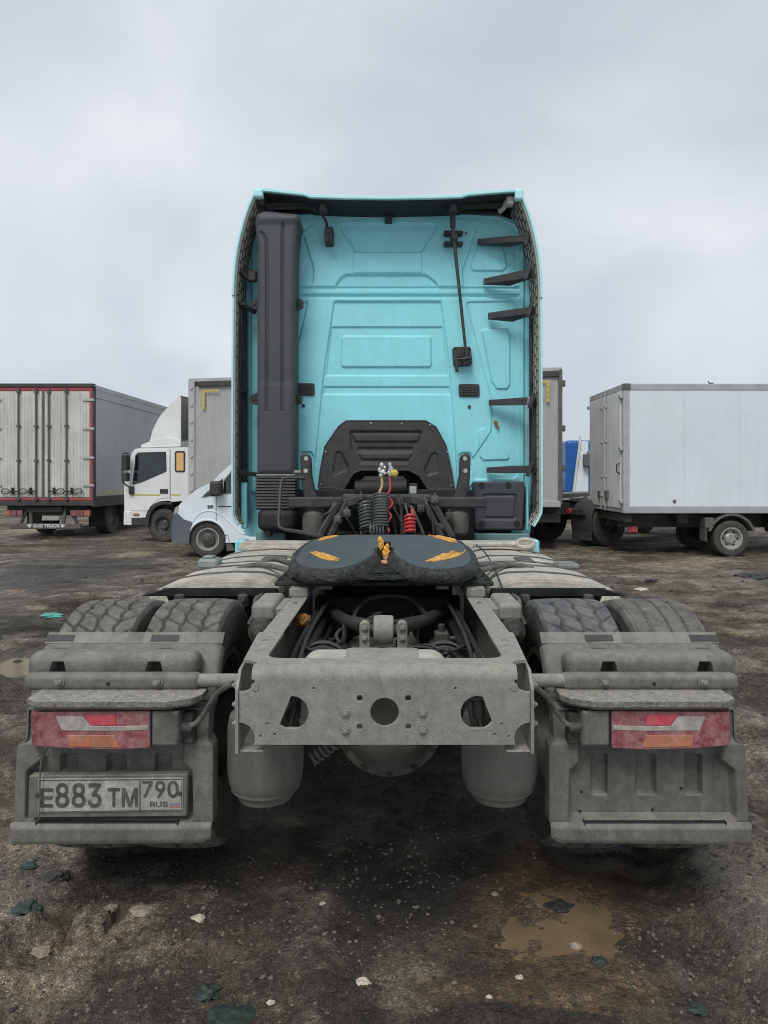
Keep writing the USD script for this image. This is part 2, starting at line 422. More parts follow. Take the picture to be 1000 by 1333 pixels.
DUST = (0.30, 0.285, 0.255)
M = {}
M['teal'] = mat('turquoise_paint', (0.215, 0.60, 0.665), (0.228, 0.62, 0.685), 2.0, 0.40, bump=0.0002, bscale=7, dust=(0.20, 0.44, 0.47), dust_amt=0.08, dust_up=0.14, dust_scale=3.2, coat=0.12, grain=0.045, gscale=90, streak=0.035)
M['teal_edge'] = mat('turquoise_trim', (0.34, 0.64, 0.66), (0.40, 0.68, 0.69), 5.0, 0.45)
M['black'] = mat('black_plastic', (0.011, 0.012, 0.014), (0.018, 0.019, 0.022), 8, 0.5, bump=0.0005, bscale=220, dust=(0.07, 0.068, 0.066), dust_amt=0.2, dust_up=0.14, grain=0.2)
M['duct'] = mat('duct_plastic', (0.026, 0.029, 0.037), (0.033, 0.036, 0.045), 5, 0.55, bump=0.0003, bscale=300, dust=(0.07, 0.072, 0.078), dust_amt=0.14, dust_up=0.14, dust_scale=4, grain=0.08)
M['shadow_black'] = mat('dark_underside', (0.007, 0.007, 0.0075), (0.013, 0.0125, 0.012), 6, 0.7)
M['liner'] = mat('liner_plastic', (0.34, 0.345, 0.295), (0.44, 0.44, 0.38), 7, 0.75, bump=0.001, bscale=60)
M['rail'] = mat('dusty_frame', (0.135, 0.131, 0.116), (0.165, 0.159, 0.140), 4, 0.65, bump=0.0010, bscale=120, dust=(0.25, 0.24, 0.21), dust_amt=0.20, dust_up=0.5, dust_scale=24, grain=0.22, streak=0.14)
M['frame_in'] = mat('grimy_chassis', (0.014, 0.0135, 0.012), (0.034, 0.032, 0.028), 6, 0.65, bump=0.002, bscale=70, dust=(0.105, 0.098, 0.085), dust_amt=0.16, dust_up=0.12, grain=0.2)
M['guard'] = mat('dusty_guard_plastic', (0.074, 0.073, 0.064), (0.104, 0.102, 0.089), 5.0, 0.66, bump=0.0008, bscale=160, dust=(0.18, 0.173, 0.148), dust_amt=0.18, dust_up=0.48, dust_scale=24, grain=0.22, streak=0.30)
M['hood'] = mat('caked_hood', (0.070, 0.068, 0.060), (0.11, 0.107, 0.094), 16, 0.8, bump=0.003, bscale=130, dust=(0.34, 0.325, 0.28), dust_amt=0.12, dust_up=0.34, dust_scale=85, grain=0.45)
M['spring'] = mat('dusty_rubber_spring', (0.085, 0.083, 0.073), (0.135, 0.130, 0.115), 3, 0.85, bump=0.0008, bscale=140, grain=0.14, streak=0.22)
M['tank'] = mat('chalky_tank', (0.33, 0.314, 0.272), (0.50, 0.478, 0.42), 4, 0.65, bump=0.0015, bscale=60, dust=(0.20, 0.188, 0.16), dust_amt=0.30, dust_scale=6, grain=0.18, streak=0.2)
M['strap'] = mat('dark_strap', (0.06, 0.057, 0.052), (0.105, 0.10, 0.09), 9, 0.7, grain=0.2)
M['tyre'] = mat('dusty_tyre', (0.034, 0.033, 0.033), (0.065, 0.063, 0.060), 8, 0.8, bump=0.0015, bscale=140, dust=(0.165, 0.156, 0.137), dust_amt=0.60, dust_scale=14, grain=0.28)
M['tyre_clean'] = mat('worn_tyre', (0.034, 0.036, 0.044), (0.065, 0.068, 0.076), 8, 0.6, bump=0.001, bscale=140, dust=(0.165, 0.157, 0.14), dust_amt=0.48, dust_scale=10, grain=0.24)
M['tyre_far'] = mat('dull_tyre', (0.022, 0.021, 0.020), (0.045, 0.042, 0.038), 6, 0.8, dust=(0.085, 0.078, 0.068), dust_amt=0.3)
M['rim'] = mat('dull_rim', (0.22, 0.22, 0.21), (0.36, 0.35, 0.33), 9, 0.5, 0.3)
M['rim_dark'] = mat('black_hub', (0.03, 0.03, 0.032), (0.07, 0.068, 0.065), 12, 0.5)
M['grease'] = mat('greasy_plate', (0.047, 0.050, 0.054), (0.068, 0.071, 0.075), 6, 0.42, bump=0.0014, bscale=45, rough2=0.62, grain=0.16)
M['grease_thick'] = mat('clotted_grease', (0.006, 0.006, 0.006), (0.018, 0.018, 0.018), 18, 0.5, bump=0.008, bscale=60, spec=0.25)
M['grease_edge'] = mat('dusty_grease', (0.008, 0.008, 0.0082), (0.038, 0.038, 0.036), 30, 0.5, bump=0.012, bscale=70, spec=0.4, grain=0.5, gscale=160)
M['orange'] = mat('orange_grease', (0.66, 0.33, 0.045), (0.56, 0.30, 0.07), 30, 0.5, bump=0.003, bscale=90, grain=0.2)
M['amber_rag'] = mat('rusty_orange', (0.24, 0.11, 0.025), (0.16, 0.075, 0.022), 30, 0.75)
M['red_glass'] = mat('red_lens', (0.145, 0.014, 0.028), (0.20, 0.036, 0.048), 40, 0.3, dust=(0.30, 0.215, 0.195), dust_amt=0.27, dust_scale=40, coat=0.3, grain=0.25, streak=0.25)
M['bright_red'] = mat('bright_red_lens', (0.42, 0.010, 0.03), (0.38, 0.03, 0.05), 20, 0.3, dust=(0.36, 0.16, 0.15), dust_amt=0.10, dust_scale=40, coat=0.3)
M['white_lens'] = mat('milky_lens', (0.21, 0.19, 0.175), (0.33, 0.30, 0.275), 20, 0.35, coat=0.3, grain=0.2, streak=0.25)
M['amber_lens'] = mat('amber_lens', (0.36, 0.095, 0.03), (0.30, 0.11, 0.055), 20, 0.35, dust=(0.30, 0.20, 0.16), dust_amt=0.2, dust_scale=40, coat=0.3, grain=0.2, streak=0.25)
M['plate_white'] = mat('dirty_plate_white', (0.24, 0.235, 0.21), (0.37, 0.362, 0.325), 24, 0.6, dust=(0.13, 0.125, 0.11), dust_amt=0.28, dust_scale=26, grain=0.25)
M['plate_ink'] = mat('plate_ink', (0.035, 0.034, 0.032), (0.085, 0.082, 0.074), 40, 0.65, grain=0.2)
M['plate_red'] = mat('plate_red', (0.33, 0.10, 0.10), (0.36, 0.16, 0.15), 30, 0.6)
M['plate_blue'] = mat('plate_blue', (0.10, 0.12, 0.25), (0.16, 0.17, 0.26), 30, 0.6)
M['hose'] = mat('dusty_hose', (0.055, 0.054, 0.050), (0.12, 0.115, 0.104), 20, 0.7)
M['wire'] = mat('black_wire', (0.010, 0.010, 0.011), (0.020, 0.020, 0.021), 10, 0.5)
M['coil'] = mat('grey_green_coil', (0.05, 0.056, 0.055), (0.085, 0.09, 0.088), 10, 0.4)
M['red_coil'] = mat('red_coil', (0.50, 0.04, 0.04), (0.42, 0.05, 0.05), 10, 0.35)
M['chrome'] = mat('worn_alloy', (0.55, 0.55, 0.53), (0.40, 0.40, 0.38), 30, 0.35, 0.8)
M['yellow'] = mat('yellow_plastic', (0.44, 0.37, 0.06), (0.38, 0.32, 0.07), 10, 0.5)
M['white_paint'] = mat('white_paint', (0.60, 0.615, 0.62), (0.68, 0.69, 0.695), 1.5, 0.4, dust=(0.42, 0.40, 0.36), dust_amt=0.16, dust_scale=1.8, coat=0.15)
M['van_paint'] = mat('van_paint', (0.62, 0.69, 0.74), (0.67, 0.73, 0.77), 1.5, 0.3, dust=(0.48, 0.485, 0.475), dust_amt=0.08, dust_scale=1.8, coat=0.3)
M['box_white'] = mat('box_panel_white', (0.56, 0.62, 0.665), (0.60, 0.655, 0.69), 0.8, 0.45, dust=(0.46, 0.48, 0.48), dust_amt=0.12, dust_scale=1.1, streak=0.03)
M['box_door'] = mat('box_door_white', (0.58, 0.58, 0.55), (0.65, 0.65, 0.62), 1.0, 0.5, dust=(0.40, 0.39, 0.36), dust_amt=0.18, dust_scale=1.6, streak=0.10)
M['alloy'] = mat('grey_alloy_trim', (0.28, 0.29, 0.30), (0.36, 0.365, 0.37), 3, 0.55, 0.1)
M['curtain'] = mat('grey_curtain', (0.31, 0.315, 0.325), (0.37, 0.372, 0.378), 0.7, 0.65, bump=0.02, bscale=1.6, dust=(0.34, 0.335, 0.315), dust_amt=0.2, dust_scale=0.8, streak=0.08)
M['curtain_beige'] = mat('dusty_curtain', (0.26, 0.265, 0.275), (0.32, 0.32, 0.318), 0.6, 0.65, bump=0.02, bscale=1.3, dust=(0.33, 0.315, 0.285), dust_amt=0.25, dust_scale=0.9, streak=0.1)
M['door_grey'] = mat('grubby_door', (0.42, 0.42, 0.395), (0.55, 0.545, 0.51), 1.3, 0.6, dust=(0.36, 0.35, 0.315), dust_amt=0.32, dust_scale=1.2, streak=0.2)
M['red_frame'] = mat('red_frame_paint', (0.34, 0.04, 0.06), (0.27, 0.06, 0.07), 4, 0.5)
M['dark_metal'] = mat('dark_chassis', (0.022, 0.021, 0.020), (0.05, 0.047, 0.043), 3, 0.7)
M['navy_plastic'] = mat('slate_bumper', (0.070, 0.082, 0.10), (0.10, 0.112, 0.13), 4, 0.6)
M['blue'] = mat('blue_paint', (0.008, 0.080, 0.29), (0.011, 0.095, 0.33), 3, 0.4, coat=0.2)
M['teal_shaded'] = mat('shaded_turquoise', (0.085, 0.19, 0.20), (0.12, 0.25, 0.26), 4, 0.6, dust=(0.12, 0.14, 0.13), dust_amt=0.4)  # turquoise darkened in the colour to stand for shade, with some dust
M['frame_dark'] = mat('black_steel', (0.006, 0.006, 0.0058), (0.016, 0.015, 0.0135), 8, 0.55, bump=0.003, bscale=60, dust=(0.05, 0.046, 0.04), dust_amt=0.16)  # near-black steel for rods and pipes between the rails
M['car_glass'] = glass_mat('vehicle_glass', (0.55, 0.60, 0.60), 0.02)
M['interior'] = mat('dim_interior', (0.03, 0.03, 0.031), (0.42, 0.42, 0.41), 2.6, 0.5, detail=3)
M['lip'] = usdkit.material(stage, '/World/Looks/translucent_plastic', {
    'g': ('geometry', {}), 'n': ('noise_texture', {'scale': 14.0, 'detail': 7.0}), 'r': ('map_range', {'from_min': 0.35, 'from_max': 0.7, 'to_min': 0.22, 'to_max': 0.60, 'clamp': True}),
    't': ('transparent_bsdf', {'color': (0.93, 0.93, 0.91)}), 'p': ('principled_bsdf', {'base_color': (0.25, 0.245, 0.22), 'roughness': 0.6}), 'm': ('mix_closure', {})},
    [('g.position', 'n.vector'), ('n.fac', 'r.value'), ('r.result', 'm.fac'), ('t.BSDF', 'm.closure1'), ('p.BSDF', 'm.closure2')], surface='m.closure')
M['housing'] = mat('lamp_housing', (0.040, 0.040, 0.037), (0.085, 0.083, 0.074), 9, 0.6, bump=0.0008, bscale=160, dust=(0.15, 0.145, 0.125), dust_amt=0.3, dust_up=0.3, grain=0.22)
M['smear'] = usdkit.material(stage, '/World/Looks/smeared_orange_grease', {
    'g': ('geometry', {}), 'n': ('noise_texture', {'scale': 70.0, 'detail': 6.0, 'roughness': 0.7}), 'r': ('map_range', {'from_min': 0.34, 'from_max': 0.50, 'to_min': 0.0, 'to_max': 1.0, 'clamp': True}),
    'n2': ('noise_texture', {'scale': 30.0, 'detail': 4.0}), 'c': ('rgb_ramp', {'ramp': [(0.35, (0.62, 0.27, 0.02)), (0.65, (0.74, 0.42, 0.10))]}),
    't': ('transparent_bsdf', {}), 'p': ('principled_bsdf', {'roughness': 0.5}), 'm': ('mix_closure', {})},
    [('g.position', 'n.vector'), ('g.position', 'n2.vector'), ('n.fac', 'r.value'), ('r.result', 'm.fac'), ('n2.fac', 'c.fac'), ('c.color', 'p.base_color'), ('t.BSDF', 'm.closure1'), ('p.BSDF', 'm.closure2')], surface='m.closure')
M['sidewall'] = mat('dark_rubber', (0.016, 0.016, 0.017), (0.034, 0.033, 0.032), 5, 0.6, bump=0.0008, bscale=120, dust=(0.10, 0.095, 0.085), dust_amt=0.22, dust_scale=6, grain=0.2)

# ------------------------------------------------------------------ the turquoise tractor unit
XC = -0.035                       # its middle
AX, AZ, TR = 2.97, 0.49, 0.49     # rear axle: depth, height, tyre radius
T = Thing('tractor_unit', 'turquoise tractor unit without trailer, dusty grey chassis and bare fifth wheel towards the camera', 'truck', (XC, AX, 0))
def both(fn):
    """Calls fn(s, X) for the left (-1) and the right (1) side; X(d) is the x at distance d from the middle."""
    for s in (-1, 1):
        fn(s, lambda d, s=s: XC + s * d)
def side(m, s):
    """A mesh built for the left side, mirrored for the right one."""
    return m if s < 0 else mirror(m, XC)

def blob(c, s, seed, n=3, amp=.5, f=2.2):
    m = trimesh.creation.icosphere(n, 1.0); v = np.array(m.vertices)
    v = v * (1 + amp * (meshkit.fbm(v * f + seed * 7.3, 3, seed) - .5) * 2)[:, None] * np.array(s) + np.array(c)
    return trimesh.Trimesh(v, m.faces, process=False)
# --- frame: end crossmember, rails, inner crossmembers
XF = -0.020
FW, FZ1, FZ0 = 0.411, 0.962, 0.742
def taper(y): return .437 - .026 * max(0.0, min(1.0, (2.40 - y) / .37))       # half width of the frame's tapering end
def end_plate():
    R = 0.035
    poly = sbox(XF - FW, FZ0, XF + FW, FZ1 - R)
    cuts = [Point(XF, Z_(926, 2.0)).buffer(.040, 24)]
    for px in (468.5, 531.5):
        for py in (908, 945): cuts.append(Point(X_(px, 2.0), Z_(py, 2.0)).buffer(.0085, 10))
    for s in (-1, 1):
        hole = Point(XF + s * .262, Z_(927, 2.0)).buffer(.047, 24)
        if s < 0: hole = hole.intersection(Polygon([(XF - .30, .79), (XF - .10, .79), (XF - .10, .90), (XF - .255, .90)]))
        else: hole = hole.intersection(Polygon([(XF + .31, .79), (XF + .10, .79), (XF + .10, .90), (XF + .268, .90)]))
        cuts.append(hole)
        cuts.append(Point(XF + s * FW, FZ0 + .018).buffer(.045, 16))
        cuts.append(Point(XF + s * (FW - .008), FZ1 - R + .002).buffer(.037, 16))
        for dx, dz in ((.33, .06), (.35, .025), (.31, .03), (.20, .16)): cuts.append(Point(XF + s * dx, FZ0 + dz).buffer(.0035, 6))
    poly = poly.difference(shapely.union_all(cuts))
    front = plate(poly, 1.992, 2.002, .0012)
    # bend
    th = np.radians(np.linspace(0, 90, 9))
    x0, x1 = XF - FW + .036, XF + FW - .036
    ring = [(2.027 - R * math.cos(a), FZ1 - R + R * math.sin(a)) for a in th] + [(2.027 - (R - .01) * math.cos(a), FZ1 - R + (R - .01) * math.sin(a)) for a in th[::-1]]
    bend = plate(Polygon(ring), x0, x1, 0, 'yz')
    # flange with its two arms over the rails
    inner = rounded(sbox(XF - .352, 2.092, XF + .352, 2.60), .045)
    fl = Polygon([(XF - taper(2.027), 2.027), (XF + taper(2.027), 2.027), (XF + .437, 2.40), (XF + .437, 2.44), (XF - .437, 2.44), (XF - .437, 2.40)]).difference(inner).difference(sbox(XF - .352, 2.3, XF + .352, 2.6))
    for s in (-1, 1): fl = fl.difference(Point(XF + s * (FW - .004), 2.03).buffer(.038, 16)).difference(Point(XF + s * .392, 2.32).buffer(.011, 10))
    flange = plate(fl, FZ1 - .010, FZ1, .0015, 'xy')
    return [(front, False), (bend, 40), (flange, False)]
em = T.add('end_crossmember', end_plate(), M['rail'])
for px in (450, 550):
    for py in (926, 948.5):
        T.add('bolt', hexbolt((X_(px, 2.0), 1.992, Z_(py, 2.0)), (0, -1, 0), .011, .010), M['rail'], em)
for s in (-1, 1):
    T.add('rivet', cyl((XF + s * .365, 1.992, FZ1 - .055), (XF + s * .365, 1.988, FZ1 - .055), .011), M['rail'], em)
def channel(s):
    xo, xi = XF + s * .436, XF + s * .362
    w = rbox(xo, xo - s * .008, 2.36, 6.4, .69, .951, .002)
    t = rbox(xo - s * .001, xi, 2.30, 6.4, .943, .9515, .002)
    b = rbox(xo - s * .001, xi, 2.30, 6.4, .690, .698, .002)
    return cat(w, t, b)
for s in (-1, 1):
    rl = T.add('frame_rail', channel(s), M['rail'])
    # side gusset at the rear end with its bolts: it follows the taper
    def gpt(y, o=0.0): return XF + s * (taper(y) + o)
    g = [(1.985, .72), (2.30, .70), (2.40, .72), (2.40, .935), (2.03, .945), (1.985, .90)]
    gp = T.add('end_gusset', hullp([(gpt(y, o), y, z) for y, z in g for o in (.0005, .009)]), M['rail'])
    for yy, zz in ((2.03, .90), (2.03, .845), (2.03, .79), (2.12, .90), (2.12, .80), (2.2, .90), (2.26, .84)):
        T.add('bolt', hexbolt((gpt(yy, .009), yy, zz), (s, -.07, 0), .011, .012), M['rail'], gp)
    for yy in (2.5, 2.62, 2.74, 2.86):
        T.add('bolt', hexbolt((XF + s * .436, yy, .90), (s, 0, 0), .011, .012), M['rail'], rl)
    # lower bracket lip hanging behind the corner cut-out
    T.add('corner_lip', rbox(XF + s * .345, XF + s * .414, 2.004, 2.06, .716, .722, .002), M['rail'])
    T.add('bolt', hexbolt((XF + s * .392, 2.32, FZ1 - .012), (0, 0, 1), .010, .007), M['rail'], rl)
    T.add('bolt', hexbolt((XF + s * .398, 3.05, .9515), (0, 0, 1), .010, .007), M['rail'], rl)
# connector hanging in the right hole, pipe in the left one
cx_ = X_(622, 2.03)
T.add('socket_plug', cat(rbox(cx_ - .026, cx_ + .026, 2.015, 2.06, .858, .872, .003), cyl((cx_, 2.04, .862), (cx_ + .006, 2.05, .80), .019), cyl((cx_ - .02, 2.03, .858), (cx_ - .042, 2.015, .83), .004, 8)), M['wire'])
cx2 = X_(383, 2.06)
T.add('socket_hose', cat(tube([(cx2 - .02, 2.06, .80), (cx2, 2.05, .84), (cx2 - .004, 2.05, .90)], .008, 8, 4), tube([(cx2 + .01, 2.08, .79), (cx2 + .012, 2.07, .85), (cx2 - .01, 2.06, .89)], .006, 8, 4), rbox(cx2 - .03, cx2 + .014, 2.05, 2.08, .845, .87, .003)), M['wire'])

# --- cross air tank behind the end plate, straps
tk = T.add('air_tank', softbox(X_(393, 2.25), X_(583, 2.25), 2.125, 2.335, .70, .940, .055), M['tank'])
for px in (474, 521):
    x = X_(px, 2.2)
    T.add('tank_strap', softbox(x - .016, x + .016, 2.119, 2.341, .694, .9445, .056), M['rail'], tk)

# --- V-rod with its bush and lugs
bx = X_(499.5, 2.72)
def bush():
    return cat(lathe([(-.038, 0), (-.038, .05), (-.034, .054), (-.012, .056), (.012, .056), (.034, .054), (.038, .05), (.038, 0)], 32, 'x', (bx, 2.72, .909)))
vb = T.add('rod_bush', bush(), M['rail'])
for s in (-1, 1):
    x = bx + s * .071
    lug = shapely.union_all([sbox(x - .019, .835, x + .019, .935), Point(x, .935).buffer(.019, 10)])
    lp = T.add('rod_lug', plate(lug, 2.655, 2.69, .003), M['rail'])
    for z in (.932, .893):
        T.add('bolt', hexbolt((x, 2.655, z), (0, -1, 0), .0125, .011), M['rail'], lp)
    T.add('lug_foot', rbox(x - .020, x + .020, 2.60, 2.69, .825, .842, .003), M['rail'], lp)
    T.add('bolt', hexbolt((x, 2.63, .842), (0, 0, 1), .009, .007), M['rail'], lp)
    T.add('v_rod', tube([(bx + s * .03, 2.73, .909), (bx + s * .16, 3.0, .885), (XF + s * .33, 3.62, .83)], [.034, .026, .026], 14), M['frame_dark'])
T.add('rod_pin', cyl((bx - .085, 2.715, .909), (bx + .085, 2.715, .909), .022), M['frame_in'])

# --- axle, differential, brake chambers
T.add('axle_housing', cat(cyl((XC - .62, AX, AZ), (XC + .62, AX, AZ), .075), softbox(XC - .16, XC + .16, AX - .14, AX + .2, AZ + .1, .80, .06)), M['frame_in'])
dz = []
pr = [(-.285, 0), (-.28, .05), (-.262, .10), (-.225, .150), (-.17, .185), (-.16, .215), (-.135, .218), (-.12, .21), (0, .205), (.2, .17), (.3, 0)]
T.add('differential', lathe(pr, 48, 'y', (XC + .025, AX, AZ + .03)), M['spring'])
for k in range(12):
    a = k * math.pi / 6
    T.add('bolt', hexbolt((XC + .025 + .197 * math.cos(a), AX - .165, AZ + .03 + .197 * math.sin(a)), (0, -1, 0), .010, .010), M['frame_in'])
for s in (-1, 1):
    T.add('brake_chamber', cat(lathe([(0, 0), (0, .05), (.02, .082), (.06, .09), (.075, .098), (.09, .098), (.10, .09), (.16, .085), (.19, .06), (.2, 0)], 28, 'y', (bx + s * .225, 2.56, .78)),
          lathe([(.05, .101), (.055, .104), (.085, .104), (.09, .101)], 28, 'y', (bx + s * .225, 2.57, .78))), M['frame_in'])
    T.add('brake_hose', tube([(bx + s * .17, 2.56, .86), (bx + s * .23, 2.50, .885), (bx + s * .26, 2.55, .80), (bx + s * .21, 2.52, .70)], .008, 8, 6), M['wire'])
    T.add('brake_hose', tube([(bx + s * .12, 2.66, .80), (bx + s * .22, 2.54, .86), (bx + s * .30, 2.62, .87), (XF + s * .34, 2.8, .83)], .007, 8, 6), M['wire'])
    # longitudinal rods and pipes along the inside of the rails
    for k, (dx, z, r) in enumerate(((.315, .80, .020), (.285, .765, .013), (.335, .86, .010), (.30, .89, .008))):
        T.add('chassis_pipe', tube([(XF + s * dx, 2.16 + .05 * k, z - .06), (XF + s * dx, 2.7, z), (XF + s * (dx - .02), 3.5, z + .02)], r, 10, 4), M['frame_dark'])
    T.add('valve_block', cat(rbox(XF + s * .30, XF + s * .352, 2.34, 2.42, .775, .86, .006), cyl((XF + s * .325, 2.34, .84), (XF + s * .325, 2.31, .84), .014), cyl((XF + s * .325, 2.34, .80), (XF + s * .325, 2.30, .80), .017)), M['frame_in'])
T.add('orange_rag', blob(W(402, 804, 3.0) + (-.03, 0, -.01), (.035, .07, .026), 51, 3, .35), M['amber_rag'], label='rusty orange patch inside the left frame rail')
for yy in (3.5, 3.95):
    T.add('crossmember', rbox(XF - .36, XF + .36, yy, yy + .08, .70, .90, .004), M['shadow_black'])
T.add('cross_pipe', tube([(XF - .16, 3.3, .86), (XF - .08, 3.36, .92), (XF + .1, 3.36, .92), (XF + .2, 3.25, .84)], .013, 10, 5), M['frame_dark'])
T.add('wire_bundle', cat(*[tube([(bx + .09, 2.64 + .02 * k, .865 - .01 * k), (bx + .17, 2.6, .87 + .01 * math.sin(k * 2)), (bx + .24, 2.58, .868 - .012 * k), (XF + .34, 2.66 + .05 * k, .84)], .005, 6, 6) for k in range(4)]), M['wire'])
T.add('gearbox', cat(softbox(XC - .3, XC + .3, 4.3, 6.0, .45, .98, .1), cyl((XC, 3.2, .6), (XC, 4.4, .66), .06)), M['shadow_black'])

# --- air springs at the rail ends
for s in (-1, 1):
    x = X_(346, 2.44) if s < 0 else X_(650, 2.44)
    r = .129
    sp = T.add('air_spring', lathe([(.385, 0), (.385, .06), (.395, .088), (.40, .094), (.415, .096), (.43, .112), (.455, .124), (.49, r), (.56, r + .001), (.65, r - .001), (.685, r - .008), (.70, .10), (.705, 0)], 48, 'z', (x, 2.44, 0)), M['spring'])
    T.add('spring_bead', lathe([(.424, .100), (.432, .117), (.440, .118), (.446, .11)], 48, 'z', (x, 2.44, 0)), M['spring'], sp)
    T.add('spring_stud', cyl((x + .01, 2.44, .345), (x + .01, 2.44, .39), .016), M['frame_in'], sp)
    T.add('suspension_arm', cat(rbox(x - .04, x + .04, 2.47, 3.4, .335, .40, .01), rbox(x - .05, x + .05, 2.9, 3.05, .38, .56, .01)), M['shadow_black'])
T.add('pipe_coil', helix(W(435, 968, 2.35), W(405, 990, 2.35), .02, 5, .004), M['hose'])

# --- mounting plate, fifth wheel
mp = T.add('mounting_plate', cat(rbox(XC - .508, XC + .508, 3.27, 4.0, .992, 1.012, .004), rbox(XC - .44, XC + .44, 3.34, 3.9, 1.012, 1.028, .004)), M['grease_edge'])
for s in (-1, 1):
    T.add('subframe_angle', cat(rbox(XF + s * .36, XF + s * .445, 3.2, 4.6, .953, .991, .003)), M['rail'], mp)
    for yy in (3.31, 3.45, 3.62, 3.8):
        T.add('bolt', hexbolt((XC + s * .485, yy, 1.012), (0, 0, 1), .012, .012), M['grease_edge'], mp)
    T.add('pedestal', hullp([(XC + s * a, y, z) for a in (.30, .42) for y, z in ((3.42, 1.026), (3.72, 1.026), (3.50, 1.10), (3.64, 1.10))]), M['grease_thick'], mp)
    T.add('plate_bracket', cat(rbox(XC + s * .30, XC + s * .24, 3.275, 3.30, .975, .993, .003)), M['rail'], mp)
TILT = (1.089 - .093 * 3.15, .093)
def fw_z(y): return TILT[0] + TILT[1] * y
XW = -.038
half = [(-.20, 4.035), (-.32, 4.0), (-.405, 3.88), (-.440, 3.70), (-.447, 3.50), (-.440, 3.33), (-.405, 3.22), (-.35, 3.15), (-.275, 3.12), (-.20, 3.125), (-.15, 3.16), (-.085, 3.32), (-.047, 3.43), (-.038, 3.52), (-.036, 3.60)]
full = half + [(0, 3.635)] + [(-x, y) for x, y in half[::-1]]
fw_poly = Polygon([(XW + x, y) for x, y in full]).buffer(-.012).buffer(.012)
def smooth01(t):
    t = np.clip(t, 0, 1); return t * t * (3 - 2 * t)
def fifth_wheel():
    p = fw_poly
    # a fine outline so that the rim can be ragged
    n = 900
    ring = np.array([p.exterior.interpolate(t, normalized=True).coords[0] for t in np.linspace(0, 1, n, endpoint=False)])
    if not shapely.geometry.polygon.LinearRing(ring).is_ccw: ring = ring[::-1]
    e = np.roll(ring, -1, 0) - np.roll(ring, 1, 0); e /= np.linalg.norm(e, axis=1, keepdims=True)
    nrm = np.stack([e[:, 1], -e[:, 0]], 1)
    z0 = fw_z(ring[:, 1])
    layers = []
    notch = smooth01((.16 - np.abs(ring[:, 0] - XW)) / .05) * smooth01((3.62 - ring[:, 1]) / .05) * smooth01((ring[:, 1] - 3.13) / .04)
    for k, (o, d) in enumerate(((-.026, 0.0), (-.012, -.0015), (-.002, -.006), (.006, -.016), (.010, -.028), (.010, -.042), (.006, -.054), (-.004, -.064), (-.03, -.072))):
        N = meshkit.fbm(np.stack([ring[:, 0] * 22, ring[:, 1] * 22, np.full(n, k * .6)], -1), 4, 5) - .5
        oo = (o + N * (.020 if k > 1 else .005)) * (1 - notch) + notch * (np.clip(-d, 0, .07) * .75 - .012 * (k == 0) + N * .016 * (k > 0))
        layers.append(np.column_stack([ring + nrm * oo[:, None], z0 + d * (1 + notch * .15) + (N * .012 if k > 1 else 0)]))
    V = np.vstack(layers); F = []
    i = np.arange(n); j = (i + 1) % n
    for l in range(len(layers) - 1):
        F += [np.stack([l * n + i, (l + 1) * n + i, (l + 1) * n + j], 1), np.stack([l * n + i, (l + 1) * n + j, l * n + j], 1)]
    skirt = trimesh.Trimesh(V, np.vstack(F), process=False)
    top = layers[0][:, :2]
    inner = Polygon(top).buffer(0)
    return skirt, inner
skirt, top_poly = fifth_wheel()
tp = plate(top_poly if top_poly.geom_type == 'Polygon' else max(top_poly.geoms, key=lambda g: g.area), 0, .02, 0, 'xy')
v = np.array(tp.vertices); v[:, 2] += fw_z(v[:, 1]) - .02; tp = trimesh.Trimesh(v, tp.faces, process=False)
fw = T.add('fifth_wheel', tp, M['grease'])
T.add('plate_rim', skirt, M['grease_edge'], fw, smooth=True)
def on_plate(px, py):
    k = (py - CY) / FPX
    y = (EYE - TILT[0]) / (k + TILT[1])
    return X_(px, y), y
def smear(pts, seed, name='grease_smear', holes=.5):
    """An orange smear of grease on the plate: strokes along the outline that break up towards the ends."""
    r = random.Random(seed)
    P = smooth_path([(*on_plate(a, b), 0) for a, b, w in pts], 10)[:, :2]
    Wd = np.interp(np.linspace(0, 1, len(P)), np.linspace(0, 1, len(pts)), [w for *_, w in pts])
    d = np.gradient(P, axis=0); d /= np.linalg.norm(d, axis=1, keepdims=True); nn = np.stack([-d[:, 1], d[:, 0]], 1)
    strokes = []
    for k in range(9):
        o = (k / 8 - .5)
        a = int(len(P) * r.uniform(0, .28)); b = int(len(P) * r.uniform(.68, 1.0))
        if b - a < 4: continue
        line = P[a:b] + nn[a:b] * (o * Wd[a:b])[:, None] + np.array([[r.gauss(0, .0016), r.gauss(0, .0016)] for _ in range(b - a)])
        strokes.append(LineString(line).buffer(max(.003, Wd.mean() * .075) * r.uniform(.7, 1.3), quad_segs=2))
    u = shapely.union_all(strokes).intersection(top_poly)
    m = plate(u.simplify(.0006), 0, .0035, 0, 'xy')
    v = np.array(m.vertices); v[:, 2] += fw_z(v[:, 1]) - .0005
    T.add(name, trimesh.Trimesh(v, m.faces, process=False), M['smear'], fw)
smear([(408, 718, .03), (417, 722, .055), (430, 727, .06), (444, 730, .02)], 3)
smear([(416, 704, .012), (426, 700, .045), (444, 697, .03)], 4)
smear([(552, 731, .012), (570, 728, .055), (588, 722, .085), (601, 714, .06)], 5)
smear([(560, 696.5, .02), (574, 699, .07), (588, 703, .07), (597, 707, .04)], 6)
